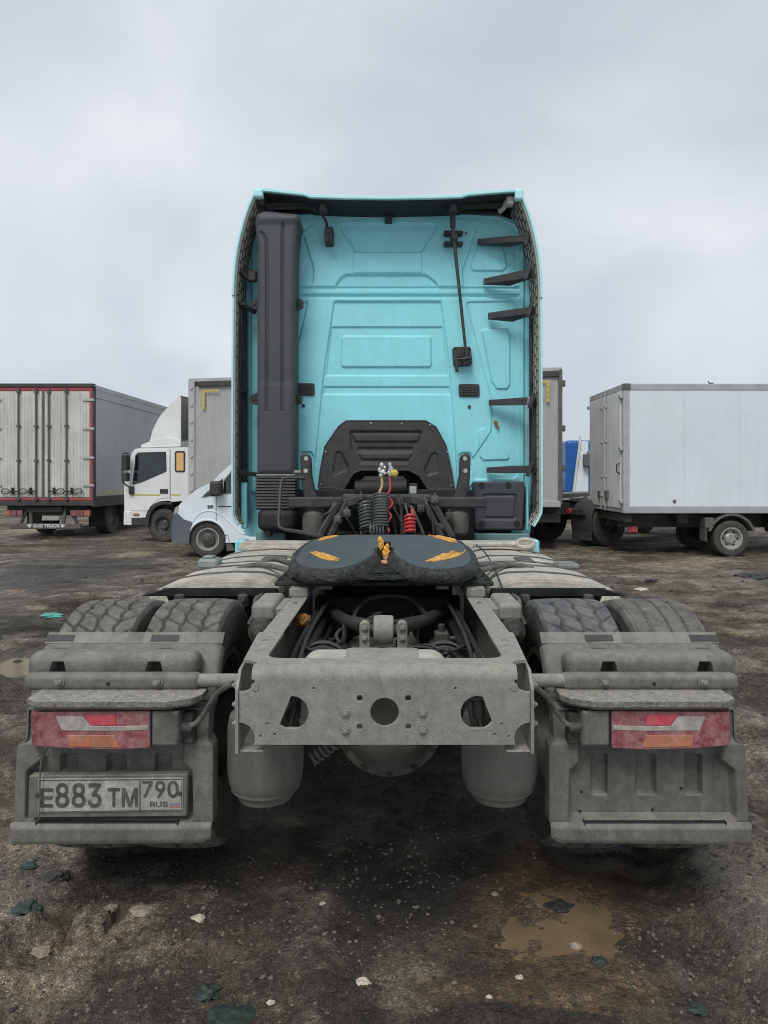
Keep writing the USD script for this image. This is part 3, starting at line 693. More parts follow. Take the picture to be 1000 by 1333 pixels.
# the jaw: greasy block with orange and pink grease, ragged ramps of the throat
jz = fw_z(3.55)
jaw = hullp([(XW + a, y, z) for a in (-.034, .034) for y in (3.56, 3.64) for z in (jz - .06, jz + .012)])
T.add('coupling_jaw', cat(jaw, hullp([(XW + a, y, z) for a in (-.006, .034) for y in (3.56, 3.60) for z in (jz + .005, jz + .042)])), M['grease_thick'], fw)
T.add('jaw_grease', cat(blob((XW - .016, 3.555, jz + .035), (.014, .012, .030), 1), blob((XW - .022, 3.55, jz + .055), (.010, .010, .016), 2), blob((XW + .010, 3.545, jz - .005), (.018, .012, .026), 3), blob((XW + .016, 3.55, jz + .018), (.010, .012, .018), 4)), M['orange'], fw)
T.add('jaw_grease', cat(blob((XW + .002, 3.50, jz - .052), (.026, .03, .010), 5), blob((XW + .012, 3.54, jz - .036), (.016, .012, .012), 6)), mat('pink_grease', (.52, .27, .17), (.42, .22, .16), 40, .5), fw, label='pinkish grease under the jaw')
T.add('throat_floor', cat(blob((XW, 3.42, jz - .080), (.11, .20, .020), 31, 4, .22, 5), blob((XW, 3.28, jz - .09), (.2, .12, .014), 32, 4, .2, 5)), M['grease_thick'], fw, smooth=True)

# --- shock absorber tops beside the rails
for s in (-1, 1):
    x = XF + s * .515
    sh = T.add('shock_bracket', cat(softbox(x - .050, x + .050, 2.93, 3.22, .895, .972, .022), rbox(x - s * .08, x - s * .03, 2.95, 3.2, .86, .95, .004)), M['rail'])
    T.add('shock_eye', cat(lathe([(-.05, 0), (-.05, .02), (-.045, .03), (-.03, .033), (-.028, .046), (.0, .048), (.05, .046), (.05, 0)], 28, 'y', (x + s * .004, 2.90, .868)),
          lathe([(-.075, 0), (-.072, .014), (-.05, .016)], 6, 'y', (x + s * .004, 2.90, .868))), M['frame_in'], sh)
    T.add('shock_tube', cyl((x + s * .004, 2.93, .86), (x + s * .02, 3.05, .45), .042), M['frame_in'], sh)
    T.add('hose', tube([(x + s * .06, 3.24, .955), (x + s * .072, 3.15, .95), (x + s * .062, 3.08, .91), (x + s * .08, 3.04, .86)], .010, 8, 6), M['hose'])

# --- wheels
def tyre_mesh(W_, kind, seed, R=TR, rim=.29):
    """A truck tyre about the x axis with its tread cut in."""
    hw, tw = W_ / 2, W_ * .445
    side_p = [(-hw * .80, rim - .012), (-hw * .86, rim + .004), (-hw * .93, rim + .03), (-hw, (rim + R) / 2 - .01), (-hw * .995, (rim + R) / 2 + .03), (-hw * .965, R - .042), (-hw * .935, R - .022), (-tw, R - .007)]
    S = smooth_path([(a, b, 0) for a, b in side_p], 4)[:, :2]
    nt = 66
    tx = np.linspace(-tw, tw, nt)[1:-1]
    tr = R - .007 * np.abs(tx / tw) ** 3
    P = np.vstack([S, np.column_stack([tx, tr]), (S * [-1, 1])[::-1]])
    tread = np.zeros(len(P), bool); tread[len(S) - 6:len(S) + len(tx) + 6] = True
    n = 560
    ang = np.arange(n) * 2 * np.pi / n
    A = np.repeat(P[:, :1], n, 1); RR = np.repeat(P[:, 1:], n, 1); ANG = np.repeat(ang[None], len(P), 0)
    u = A / tw; s = ANG * R      # across -1..1, along in metres
    cut = np.zeros_like(A)
    def groove(dist, w): return np.clip(1.25 - dist / w, 0, 1)
    pitch = 2 * np.pi * R / 34
    if kind == 'block':
        for c, amp, ph in ((-.56, .05, 0), (0.0, .055, .5), (.56, .05, 0)):
            z = c + amp * (np.abs(((s / pitch + ph) % 1) * 2 - 1) * 2 - 1)
            cut = np.maximum(cut, groove(np.abs(u - z) * tw, .0062) * .014)
        for lo, hi, sl, ph in ((-1.2, -.54, 1.5, 0), (-.58, .02, 1.1, .45), (-.02, .58, 1.1, 0), (.54, 1.2, 1.5, .55)):
            d = np.abs(((s / pitch + ph + u * sl * (1 if lo < 0 else -1)) % 1) - .5) * pitch
            cut = np.maximum(cut, np.where((u > lo) & (u < hi), groove(d, .0052) * .012, 0))
    else:
        for c in (-.5, .5):
            d = np.abs(u - c) * tw
            notch = ((s / .026) % 1) < .5
            cut = np.maximum(cut, groove(d, np.where(notch, .0085, .004)) * .010)
        cut = np.maximum(cut, groove(np.abs(u) * tw, .005) * .011)
        for c in (-.9, .9): cut = np.maximum(cut, groove(np.abs(u - c) * tw, .0025) * .005)
        d = np.abs(((s / .105 + .2 * u) % 1) - .5) * .105
        cut = np.maximum(cut, groove(d, .002) * .003)
    cut = cut * tread[:, None]
    # concentric ribs of the sidewall
    rib = np.zeros(len(P)); rr = P[:, 1]
    rib[~tread] = .0016 * (np.sin((rr[~tread] - rim) * 150) > .3)
    RR = RR - cut
    A = A * (1 + rib[:, None] / hw)
    N = meshkit.noise(np.stack([A * 14, np.cos(ANG) * 6, np.sin(ANG) * 6], -1), seed) - .5
    RR = RR + N * .004
    v = np.stack([A, RR * np.sin(ANG), RR * np.cos(ANG)], -1).reshape(-1, 3)
    out = []
    for rows in (np.nonzero(tread[:-1] | tread[1:])[0], np.nonzero(~(tread[:-1] | tread[1:]))[0]):      # tread, side walls
        i, j = np.meshgrid(rows, np.arange(n), indexing='ij')
        q = np.stack([i * n + j, i * n + (j + 1) % n, (i + 1) * n + (j + 1) % n, (i + 1) * n + j], -1).reshape(-1, 4)
        f = np.vstack([q[:, [0, 1, 2]], q[:, [0, 2, 3]]]); keep = np.unique(f); re_ = np.full(len(v), -1); re_[keep] = np.arange(len(keep))
        out.append(trimesh.Trimesh(v[keep], re_[f], process=False))
    return out
tyre_block = tyre_mesh(.305, 'block', 3)
tyre_rib = tyre_mesh(.305, 'rib', 4)
def rim_mesh(W_=.26, r=.29, out=1):
    h = W_ / 2
    return cat(lathe([(-h, r - .03), (-h, r), (-h + .012, r - .004), (-h + .03, r - .03), (-.02, r - .05), (.02, r - .05), (h - .03, r - .03), (h - .012, r - .004), (h, r), (h, r - .03), (h - .03, r - .05)], 48, 'x'),
               lathe([(out * .02, r - .045), (out * .05, r - .10), (out * .03, .14), (out * .09, .12), (out * .10, 0)], 40, 'x'))
for s in (-1, 1):
    for d, ty, m_ in ((.775, tyre_block, 'tyre' if s < 0 else 'tyre_clean'), (1.108, tyre_block if s < 0 else tyre_rib, 'tyre')):
        c = (XC + s * d, AX, AZ)
        w = T.add('rear_wheel', moved(rim_mesh(out=s), c), M['rim_dark'])
        T.add('tyre', moved(ty[0], c, rx=17 * d * s), M[m_], w, smooth=28)
        T.add('tyre_sidewall', moved(ty[1], c, rx=17 * d * s), M['sidewall'], w, smooth=40)
    c = (XC + s * 1.03, AX + 3.72, .5)
    w = T.add('front_wheel', moved(rim_mesh(out=s), c), M['rim_dark'])
    T.add('tyre', moved(lathe([(-.12, .28), (-.15, .32), (-.155, .4), (-.14, .47), (-.12, .497), (.12, .497), (.14, .47), (.155, .4), (.15, .32), (.12, .28)], 64, 'x'), c), M['tyre'], w)
T.add('front_axle', cyl((XC - .95, AX + 3.72, .48), (XC + .95, AX + 3.72, .48), .06), M['shadow_black'])

# --- rear mudguards (drawn for the left side, mirrored for the right)
GX0, GX1 = XC - .575, XC - 1.228     # inner and outer edge
GR = .575
def arc(a): return (AX - GR * math.cos(math.radians(a)), AZ + GR * math.sin(math.radians(a)))
def sheet(profile, x0, x1, th=.006, xin=0.0):
    """A bent sheet: profile of (y, z) points, extruded across."""
    P = np.array(profile, float)
    e = np.gradient(P, axis=0); e /= np.linalg.norm(e, axis=1, keepdims=True)
    n = np.stack([-e[:, 1], e[:, 0]], 1)
    return plate(Polygon(np.vstack([P, (P + n * th)[::-1]])), min(x0, x1), max(x0, x1), 0, 'yz')
Yr = 2.375                            # depth of the guard's upright rear face
prof = [arc(a) for a in np.linspace(44.6, 26, 14)] + [(Yr + .045, .735), (Yr + .045, .70)]
lipprof = [arc(a) for a in np.linspace(49.6, 44.8, 6)]
def px2(a, Y): return X_(a, Y)
def guard_wing():
    """The guard's arc with its rounded inner and outer shoulders."""
    P = np.array(smooth_path([(y, z, 0) for y, z in prof], 3))[:, :2]
    xs = np.array([GX1, GX1 + .004, GX1 + .014, GX1 + .03, GX1 + .06] + list(np.linspace(GX1 + .1, GX0 - .1, 12)) + [GX0 - .06, GX0 - .03, GX0 - .014, GX0 - .004, GX0])
    dr = np.interp(xs, [GX1, GX1 + .004, GX1 + .014, GX1 + .03, GX1 + .06, GX0 - .06, GX0 - .03, GX0 - .014, GX0 - .004, GX0], [.035, .013, .006, .002, 0, 0, .002, .006, .013, .035])
    e = np.gradient(P, axis=0); e /= np.linalg.norm(e, axis=1, keepdims=True)
    n = np.stack([e[:, 1], -e[:, 0]], 1)
    if n[0] @ np.array([-1, .5]) < 0: n = -n
    v = np.array([[(x, *(p - nn * d)) for x, d in zip(xs, dr)] for p, nn in zip(P, n)])
    a, b = v.shape[:2]
    i, j = np.meshgrid(np.arange(a - 1), np.arange(b - 1), indexing='ij')
    q = np.stack([i * b + j, i * b + j + 1, (i + 1) * b + j + 1, (i + 1) * b + j], -1).reshape(-1, 4)
    return trimesh.Trimesh(v.reshape(-1, 3), np.vstack([q[:, [0, 2, 1]], q[:, [0, 3, 2]]]), process=False)
def bolster(s):
    Yb = 2.44
    x = lambda a: X_(a, Yb)
    z0, z1 = Z_(880, Yb), Z_(848, Yb)
    b = softbox(x(36), x(258), Yb - .02, Yb + .085, z0 - .012, z1 - .004, .036)
    for a, c in ((66, 91), (190, 216)):
        w0, w1 = x(a) - .010, x(c) + .010
        b = b - hullp([(w0 - .006, Yb - .06, z0 - .03), (w1 + .006, Yb - .06, z0 - .03), (w0 + .018, Yb - .06, z0 + .062), (w1 - .018, Yb - .06, z0 + .062),
                       (w0 + .012, Yb + .040, z0 - .03), (w1 - .012, Yb + .040, z0 - .03), (w0 + .03, Yb + .040, z0 + .046), (w1 - .03, Yb + .040, z0 + .046)])
    return b
def panel(s):
    """The lower rear face with its side posts, its recess and its pockets."""
    Y = 2.335
    L = lambda a, b: (X_(a, Y), Z_(b, Y))
    out = rounded(Polygon([L(35, 922), L(34, 955), L(33, 962), L(22, 972), L(18, 1072), L(277, 1072), L(277, 972), L(271, 962), L(272, 922)]), .008)
    feats = []
    rec = rounded(Polygon([L(48, 972), L(54, 990), L(36, 1004), L(34, 1067), L(250, 1067), L(249, 1004), L(237, 992), L(238, 972), L(232, 920), L(44, 920)]), .008)
    feats.append((rec, -.036, .012))
    for a, c in ((73, 94), (134, 158), (198, 218)):
        feats.append((rounded(Polygon([L(a, 988), L(c, 988), L(c + .5, 1040 if s > 0 else 1010), L(a - .5, 1040 if s > 0 else 1010)]), .004), -.024, .006))
    feats.append((sbox(X_(15, Y), Z_(966, Y), X_(280, Y), Z_(915, Y)), -.010, .02))
    m = relief(out, Y, .0042, feats, wobble=.006)
    return m, out
def lens_piece(pts, y, th=.004):
    return rounded(Polygon(pts), .002), y, th
for s in (-1, 1):
    g = T.add('mudguard', side(guard_wing(), s), M['guard'], smooth=True)
    # translucent strip along the upper edge, and black patches standing for its dark slot openings
    lp = sheet(lipprof, GX0 - .004, GX1 + .004, .004)
    T.add('clear_lip', side(lp, s), M['lip'], g)
    for px in (77, 214):
        for a0, a1, hw in ((45.6, 48.2, 18), (40.4, 42.8, 9)):
            y0, z0 = arc(a0); y1, z1 = arc(a1)
            xa, xb = X_(px - hw, y0), X_(px + hw, y0)
            e = np.array([y1 - y0, z1 - z0]); n = np.array([-(z1 - z0), y1 - y0]); n /= np.linalg.norm(n)
            if n[1] < 0: n = -n
            y0, z0 = y0 - n[0] * .0045, z0 - n[1] * .0045; y1, z1 = y1 - n[0] * .0045, z1 - n[1] * .0045
            q = [(y0, z0), (y1, z1), (y1 + n[0] * .0065, z1 + n[1] * .0065), (y0 + n[0] * .0065, z0 + n[1] * .0065)]
            T.add('slot_patch', side(plate(Polygon(q), xa, xb, 0, 'yz'), s), M['black'], g)
    T.add('bolster', side(tm(bolster(s)), s), M['guard'], g)
    # support tube with bolts
    Yt = 2.385
    zt = Z_(886.5, Yt)
    xo = X_(34, Yt)
    tb = T.add('moulded_bar', side(moved(softbox(xo, X_(262, Yt), -.026, .03, -.0275, .0275, .019), (0, Yt, zt)), s), M['guard'])
    T.add('support_tube', side(cyl((X_(255, Yt), Yt, zt + .002), (XF - .43, Yt, zt + .002), .0225, 20), s), M['rail'])
    for px in (82, 209):
        T.add('bolt', side(hexbolt((X_(px, Yt), Yt - .027, zt + .004), (0, -1, 0), .012, .012), s), M['rail'], tb)
    T.add('bolt_hole', side(cyl((X_(145, Yt), Yt - .0288, zt - .002), (X_(145, Yt), Yt - .02, zt - .002), .0065), s), M['shadow_black'], tb)
    # hood over the lamp
    Yh = 2.235
    hp = rounded(Polygon([(X_(33, 2.26), 2.40), (X_(33, 2.26), 2.27), (X_(45, Yh), Yh + .003), (X_(215, Yh), Yh), (X_(248, 2.26), 2.27), (X_(262, 2.3), 2.31), (X_(262, 2.3), 2.40)]), .012)
    hm = plate(hp, .760, .786, .009, 'xy')
    T.add('lamp_hood', side(hm, s), M['hood'], g)
    # panel, flap
    pm, outl = panel(s)
    pn = T.add('guard_panel', side(pm, s), M['guard'], smooth=24)
    T.add('panel_edge', side(plate(outl.difference(outl.buffer(-.006)), 2.3355, 2.40, 0), s), M['guard'], pn)
    for px, py in ((100, 1032), (232, 1036), (138, 1060), (234, 1062)):
        if s > 0: T.add('panel_hole', side(cyl((X_(px, 2.336), 2.3665, Z_(py, 2.336)), (X_(px, 2.336), 2.378, Z_(py, 2.336)), .0045), s), M['shadow_black'], pn)
    Yf = 2.325
    fpoly = rounded(Polygon([(X_(14, Yf), Z_(1070, Yf)), (X_(15, Yf), Z_(1098, Yf)), (X_(262, Yf), Z_(1096, Yf)), (X_(275, Yf), Z_(1090, Yf)), (X_(276, Yf), Z_(1070, Yf))]), .006)
    fm = relief(fpoly, Yf, .006, [(fpoly, .012, .03), (sbox(X_(10, Yf), Z_(1074, Yf), X_(280, Yf), Z_(1066, Yf)), -.008, .008)], wobble=.012)
    fl = T.add('mud_flap', side(fm, s), M['guard'], pn, smooth=30)
    T.add('flap_slit', side(cat(rbox(X_(47, Yf), X_(232, Yf), Yf - .006, Yf + .01, Z_(1070.3, Yf), Z_(1069.6, Yf), .0003), rbox(X_(47, Yf), X_(48.6, Yf), Yf - .007, Yf + .01, Z_(1076, Yf), Z_(1069, Yf), .0003), rbox(X_(231, Yf), X_(232.6, Yf), Yf - .007, Yf + .01, Z_(1075, Yf), Z_(1068, Yf), .0003)), s), M['shadow_black'], pn)
    # lamp
    Yl = 2.262
    LX = lambda a: X_(a, Yl)
    LZ = lambda b: Z_(b, Yl)
    lens = rounded(Polygon([(LX(41), LZ(927)), (LX(195), LZ(926)), (LX(195), LZ(973)), (LX(150), LZ(975.5)), (LX(90), LZ(974)), (LX(42), LZ(970))]), .003)
    hs = rounded(Polygon([(LX(38.5), LZ(925)), (LX(222), LZ(924.5)), (LX(234), LZ(930)), (LX(234), LZ(968)), (LX(222), LZ(973)), (LX(150), LZ(978)), (LX(90), LZ(976.5)), (LX(39), LZ(972))]), .005)
    tl = T.add('tail_lamp', side(cat(plate(hs, Yl + .012, 2.40, .006), plate(rounded(sbox(LX(233), LZ(971), LX(198), LZ(926)), .004), Yl - .004, Yl + .02, .006)), s), M['housing'])
    T.add('lens', side(plate(lens, Yl, Yl + .02, .006), s), M['red_glass'], tl)
    zz = lambda u, w: (LX(42 + (u - 122) / 448 * 153), LZ(927 + (w - 550) / 138 * 47))
    for nm, mm, pts in (('white_lens', 'white_lens', [(212, 566), (318, 566), (345, 602), (440, 604), (566, 600), (566, 617), (440, 622), (235, 620)]),
                        ('bright_lens', 'bright_red', [(321, 562), (439, 561), (442, 602), (346, 599)]),
                        ('amber_lens', 'amber_lens', [(258, 638), (438, 638), (458, 685), (264, 681)])):
        T.add(nm, side(plate(rounded(Polygon([zz(*p) for p in pts]), .0015), Yl - .0025, Yl + .004, .0012), s), M[mm], tl)
    T.add('lamp_seam', side(plate(sbox(LX(197.2), LZ(973), LX(195.6), LZ(926)), Yl - .001, Yl + .02, 0), s), M['shadow_black'], tl)
    # cable from the frame to the lamp
    T.add('lamp_cable', side(tube([(XF - .45, 2.10, .885), W(296, 893, 2.12), W(281, 905, 2.2), W(265, 930, 2.28), W(252, 943, 2.29), W(238, 942, 2.30)], .0085, 8, 6), s), M['hose'])
    T.add('lamp_plug', side(cat(cyl(W(250, 948, 2.30), W(233, 946, 2.29), .020), cyl(W(242, 958, 2.31), W(238, 935, 2.31), .017), rbox(X_(236, 2.3), X_(252, 2.3), 2.30, 2.37, Z_(970, 2.3), Z_(928, 2.3), .006)), s), M['black'])
    # front piece of the guard ahead of the wheels
    fp = [arc(a) for a in np.linspace(122, 150, 12)]
    T.add('front_mudguard', side(sheet(fp, GX0 + .08, GX1 + .2, .006), s), M['shadow_black'])
    yf, zf = arc(118)
    zf -= .014
    T.add('guard_edge', side(hullp([(GX0 + .08, yf - .004, zf + .004), (GX0 + .08, yf + .01, zf - .035), (GX1 + .25, yf - .004, zf + .004), (GX1 + .14, yf + .012, zf - .014), (GX1 + .11, yf + .012, zf - .035), (GX0 + .08, yf + .012, zf + .002), (GX1 + .25, yf + .012, zf + .002)]), s), M['black'])
    for px in (222, 308):
        q = W(px, 783, 3.1)
        T.add('guard_stay', side(cat(rbox(q[0] - .022, q[0] + .022, 3.22, 3.26, q[2] - .05, q[2] + .01, .006), cyl((q[0], 3.20, q[2] - .01), (q[0], 3.24, q[2] - .01), .016)), s), M['frame_in'])

# --- licence plate on the left panel
Yp = 2.318
PX = lambda a: X_(a, Yp)
PZ = lambda b: Z_(b, Yp)
fr = rounded(Polygon([(PX(37.5), PZ(1010)), (PX(244), PZ(1008)), (PX(243), PZ(1063)), (PX(36), PZ(1065))]), .006)
inn = rounded(Polygon([(PX(50), PZ(1013.5)), (PX(239), PZ(1012)), (PX(238.5), PZ(1055)), (PX(50), PZ(1058))]), .004)
pl = T.add('plate_holder', plate(fr, Yp, Yp + .028, .003), M['guard'])
T.add('licence_plate', plate(inn, Yp - .004, Yp + .002, .001), M['plate_white'], pl, label='dusty white licence plate')
def glyphs(sx, a0, a1, b0, b1, m_='plate_ink'):
    T.add('lettering', text_fit(sx, PX(a0), PX(a1), PZ(b1), PZ(b0), Yp - .0038, .0022), M[m_], pl)
glyphs('E', 53, 70, 1025.5, 1050); glyphs('883', 73, 133, 1018.5, 1050.5); glyphs('TM', 141, 180, 1025, 1049.5)
glyphs('790', 186, 233, 1015.5, 1037.5); glyphs('RUS', 196, 219, 1042.5, 1049.5)
for nm, b0, b1 in (('plate_white', 1043, 1045), ('plate_blue', 1045.2, 1047.2), ('plate_red', 1047.4, 1049.8)):
    T.add('flag_stripe', plate(sbox(PX(221), PZ(b1), PX(234), PZ(b0)), Yp - .0062, Yp - .003), M[nm], pl)
T.add('plate_border', plate(inn.buffer(-.003).difference(inn.buffer(-.0052)), Yp - .0056, Yp - .003), M['plate_ink'], pl)
T.add('plate_divider', plate(sbox(PX(182.2), PZ(1055.5), PX(183.4), PZ(1014)), Yp - .0062, Yp - .003), M['plate_ink'], pl)
for a, b in ((49, 1034), (234.5, 1032)):
    T.add('plate_screw', cyl((PX(a), Yp - .010, PZ(b)), (PX(a), Yp, PZ(b)), .0065), M['frame_in'], pl)
T.add('plate_wire', tube([W(64, 972, 2.33), W(55, 985, 2.31), W(52.5, 1003, 2.30), W(52, 1030, 2.302), W(51, 1062, 2.30), W(49, 1069, 2.31)], .0022, 6, 5), M['hose'], pl)

# --- tanks along the chassis, ahead of the rear wheels
def tank(s):
    """A saddle tank with rounded top edges."""
    xo, xi, z1 = XC - 1.235, XC - .545, .978
    pts = [(xo, .42), (xo, .80), (xo + .012, .86), (xo + .05, .91), (xo + .12, .943), (xo + .24, .965), (xo + .42, z1), (xi - .12, z1 - .003), (xi - .05, z1 - .022), (xi - .01, z1 - .06), (xi, .88), (xi, .42), (xi - .06, .36), (xo + .06, .36)]
    return rounded(Polygon(pts), .02)
def strap_band(s, y0, y1, g=.006):
    p = tank(s)
    return plate(p.buffer(g).difference(p.buffer(-.004)), y0, y1, 0)
for s in (-1, 1):
    p = tank(s)
    # the near end is pressed: a stepped, rounded rim
    ms = []
    lays = [(-.055, 3.56), (-.03, 3.565), (-.012, 3.58), (-.003, 3.61), (0, 3.66)]
    for (o0, y0), (o1, y1) in zip(lays[:-1], lays[1:]):
        ms.append(plate(p.buffer(o0), y0, y1 + .002, 0))
    ms.append(plate(p, 3.66, 5.25, 0))
    tk = T.add('fuel_tank', side(cat(*ms), s), M['tank'], smooth=40)
    for y in (3.83, 4.13, 4.62, 5.02):
        T.add('tank_strap', side(strap_band(s, y, y + .035), s), M['strap'], tk)
    T.add('tank_seam', side(strap_band(s, 4.32, 4.35, .004), s), M['strap'], tk)
    # hose on a bracket across the tank top
    a, b, c = W(312, 739, 4.05), W(345, 735.5, 4.02), W(384, 744, 3.7)
    T.add('hose', side(tube([a, a + (.06, 0, .012), b, c], .015, 10, 6), s), M['hose'])
    T.add('hose_bracket', side(rbox(a[0] - .014, a[0] + .014, a[1] - .02, a[1] + .02, a[2] - .045, a[2] + .006, .004), s), M['hose'])
    # step end of the chassis: turquoise side skirt remains ahead of the tanks
    T.add('side_skirt', side(rbox(XC - 1.17, XC - 1.08, 5.42, 5.56, .6, 1.01, .012), s), M['teal'])
    T.add('catwalk', side(cat(rbox(XC - 1.09, XC - .40, 5.22, 5.40, .985, 1.012, .004), rbox(XC - 1.09, XC - .40, 5.18, 5.22, .96, .99, .004)), s), M['tank'])
# clutter on the tank tops
T.add('clamp_block', cat(rbox(X_(341, 4.5), X_(372, 4.5), 4.42, 4.58, Z_(732, 4.5), Z_(726, 4.5), .01), rbox(X_(350, 4.4), X_(385, 4.4), 4.38, 4.44, Z_(735, 4.4), Z_(731, 4.4), .005), tube([W(341, 731, 4.4), W(360, 728, 4.35), W(388, 735, 4.2)], .012, 8, 4)), M['strap'])
T.add('clamp_block', cat(rbox(X_(657, 4.1), X_(673, 4.1), 4.05, 4.2, Z_(742, 4.1), Z_(733, 4.1), .01), rbox(X_(671, 4.4), X_(693, 4.4), 4.3, 4.5, Z_(737, 4.4), Z_(727, 4.4), .01)), M['strap'])
T.add('hose', tube([W(612, 744, 3.75), W(622, 737, 3.9), W(640, 735.5, 4.0), W(660, 737, 4.1)], .022, 10, 6), M['strap'])
T.add('hose', tube([W(690, 733, 4.4), W(706, 735, 4.3), W(725, 738, 4.2)], .010, 8, 5), M['strap'])
T.add('tank_cap', cat(cyl(W(735, 741, 4.3) + (0, 0, -.02), W(735, 741, 4.3) + (0, 0, .03), .06)), M['strap'])
T.add('tank_cap', cat(rbox(X_(261, 4.3), X_(287, 4.3), 4.22, 4.36, Z_(732.5, 4.3) - .03, Z_(726, 4.3), .015), rbox(X_(266, 4.3), X_(280, 4.3), 4.25, 4.33, Z_(726, 4.3), Z_(723, 4.3), .006)), mat('grey_cap', (.16, .19, .18), (.22, .25, .24), 9, .6))
T.add('tank_cap', rbox(X_(722, 4.3), X_(750, 4.3), 4.2, 4.36, Z_(739, 4.3), Z_(731.5, 4.3), .012), mat('grey_cap_dark', (.12, .13, .125), (.18, .19, .18), 9, .6))
T.add('ring_handle', cat(tube([W(684 + 11 * math.cos(t), 707.5 + 5.2 * math.sin(t), 5.0 - .12 * math.sin(t)) for t in np.linspace(0, 2 * math.pi, 25)], .016, 8), cyl(W(616, 709, 5.0), W(675, 708.5, 5.0), .018, 10)), M['tank'])
T.add('loose_wire', tube([W(620, 709, 4.6), W(632, 720, 4.3), W(644, 740, 3.9), W(652, 760, 3.5), W(655, 768, 3.3)], .004, 6, 6), M['wire'])
r_ = random.Random(21)
for k in range(9):
    s_ = 1 if k % 2 else -1
    x0 = XF + s_ * r_.uniform(.05, .30); y0 = r_.uniform(2.6, 3.1)
    P = [(x0, y0, r_.uniform(.72, .86))]
    for _ in range(3): P.append((P[-1][0] + r_.uniform(-.10, .10), P[-1][1] + r_.uniform(.10, .28), min(.90, max(.66, P[-1][2] + r_.uniform(-.09, .09)))))
    T.add('air_hose', tube(P, r_.choice([.006, .008, .010]), 8, 6), M['wire'] if k % 3 else M['frame_in'])
for k in range(6):
    x0 = XF + r_.uniform(-.28, .28); y0 = r_.uniform(2.75, 3.25); z0 = r_.uniform(.70, .82)
    T.add('valve', cat(rbox(x0 - .03, x0 + .03, y0 - .03, y0 + .03, z0 - .03, z0 + .03, .006), cyl((x0, y0, z0 + .03), (x0, y0, z0 + .06), .014, 12), cyl((x0 + .03, y0, z0), (x0 + .06, y0, z0), .010, 10)), M['frame_in'])
for k in range(14):
    a = r_.uniform(432, 590); b = r_.uniform(642, 668); d_ = r_.uniform(-22, 22); Y_ = r_.uniform(5.34, 5.5)
    T.add('air_hose', tube([W(a, b, Y_), W(a + d_ * .4, b + r_.uniform(6, 16), Y_ - .04), W(a + d_, b + r_.uniform(18, 30), Y_ - .02), W(a + d_ * 1.3, 700, Y_)], r_.choice([.007, .009, .012]), 8, 6), M[r_.choice(['wire', 'frame_in', 'black', 'strap'])])
for k, (a, b) in enumerate(((452, 668), (470, 648), (520, 652), (548, 662), (566, 650), (585, 672), (440, 676), (575, 686))):
    q = W(a, b, 5.47)
    T.add('valve', cat(rbox(q[0] - .03, q[0] + .03, 5.43, 5.5, q[2] - .03, q[2] + .03, .008), cyl((q[0], 5.42, q[2]), (q[0], 5.44, q[2]), .016, 12), cyl((q[0], 5.46, q[2] - .05), (q[0], 5.46, q[2] + .05), .010, 10)), M['frame_in' if k % 2 else 'strap'])

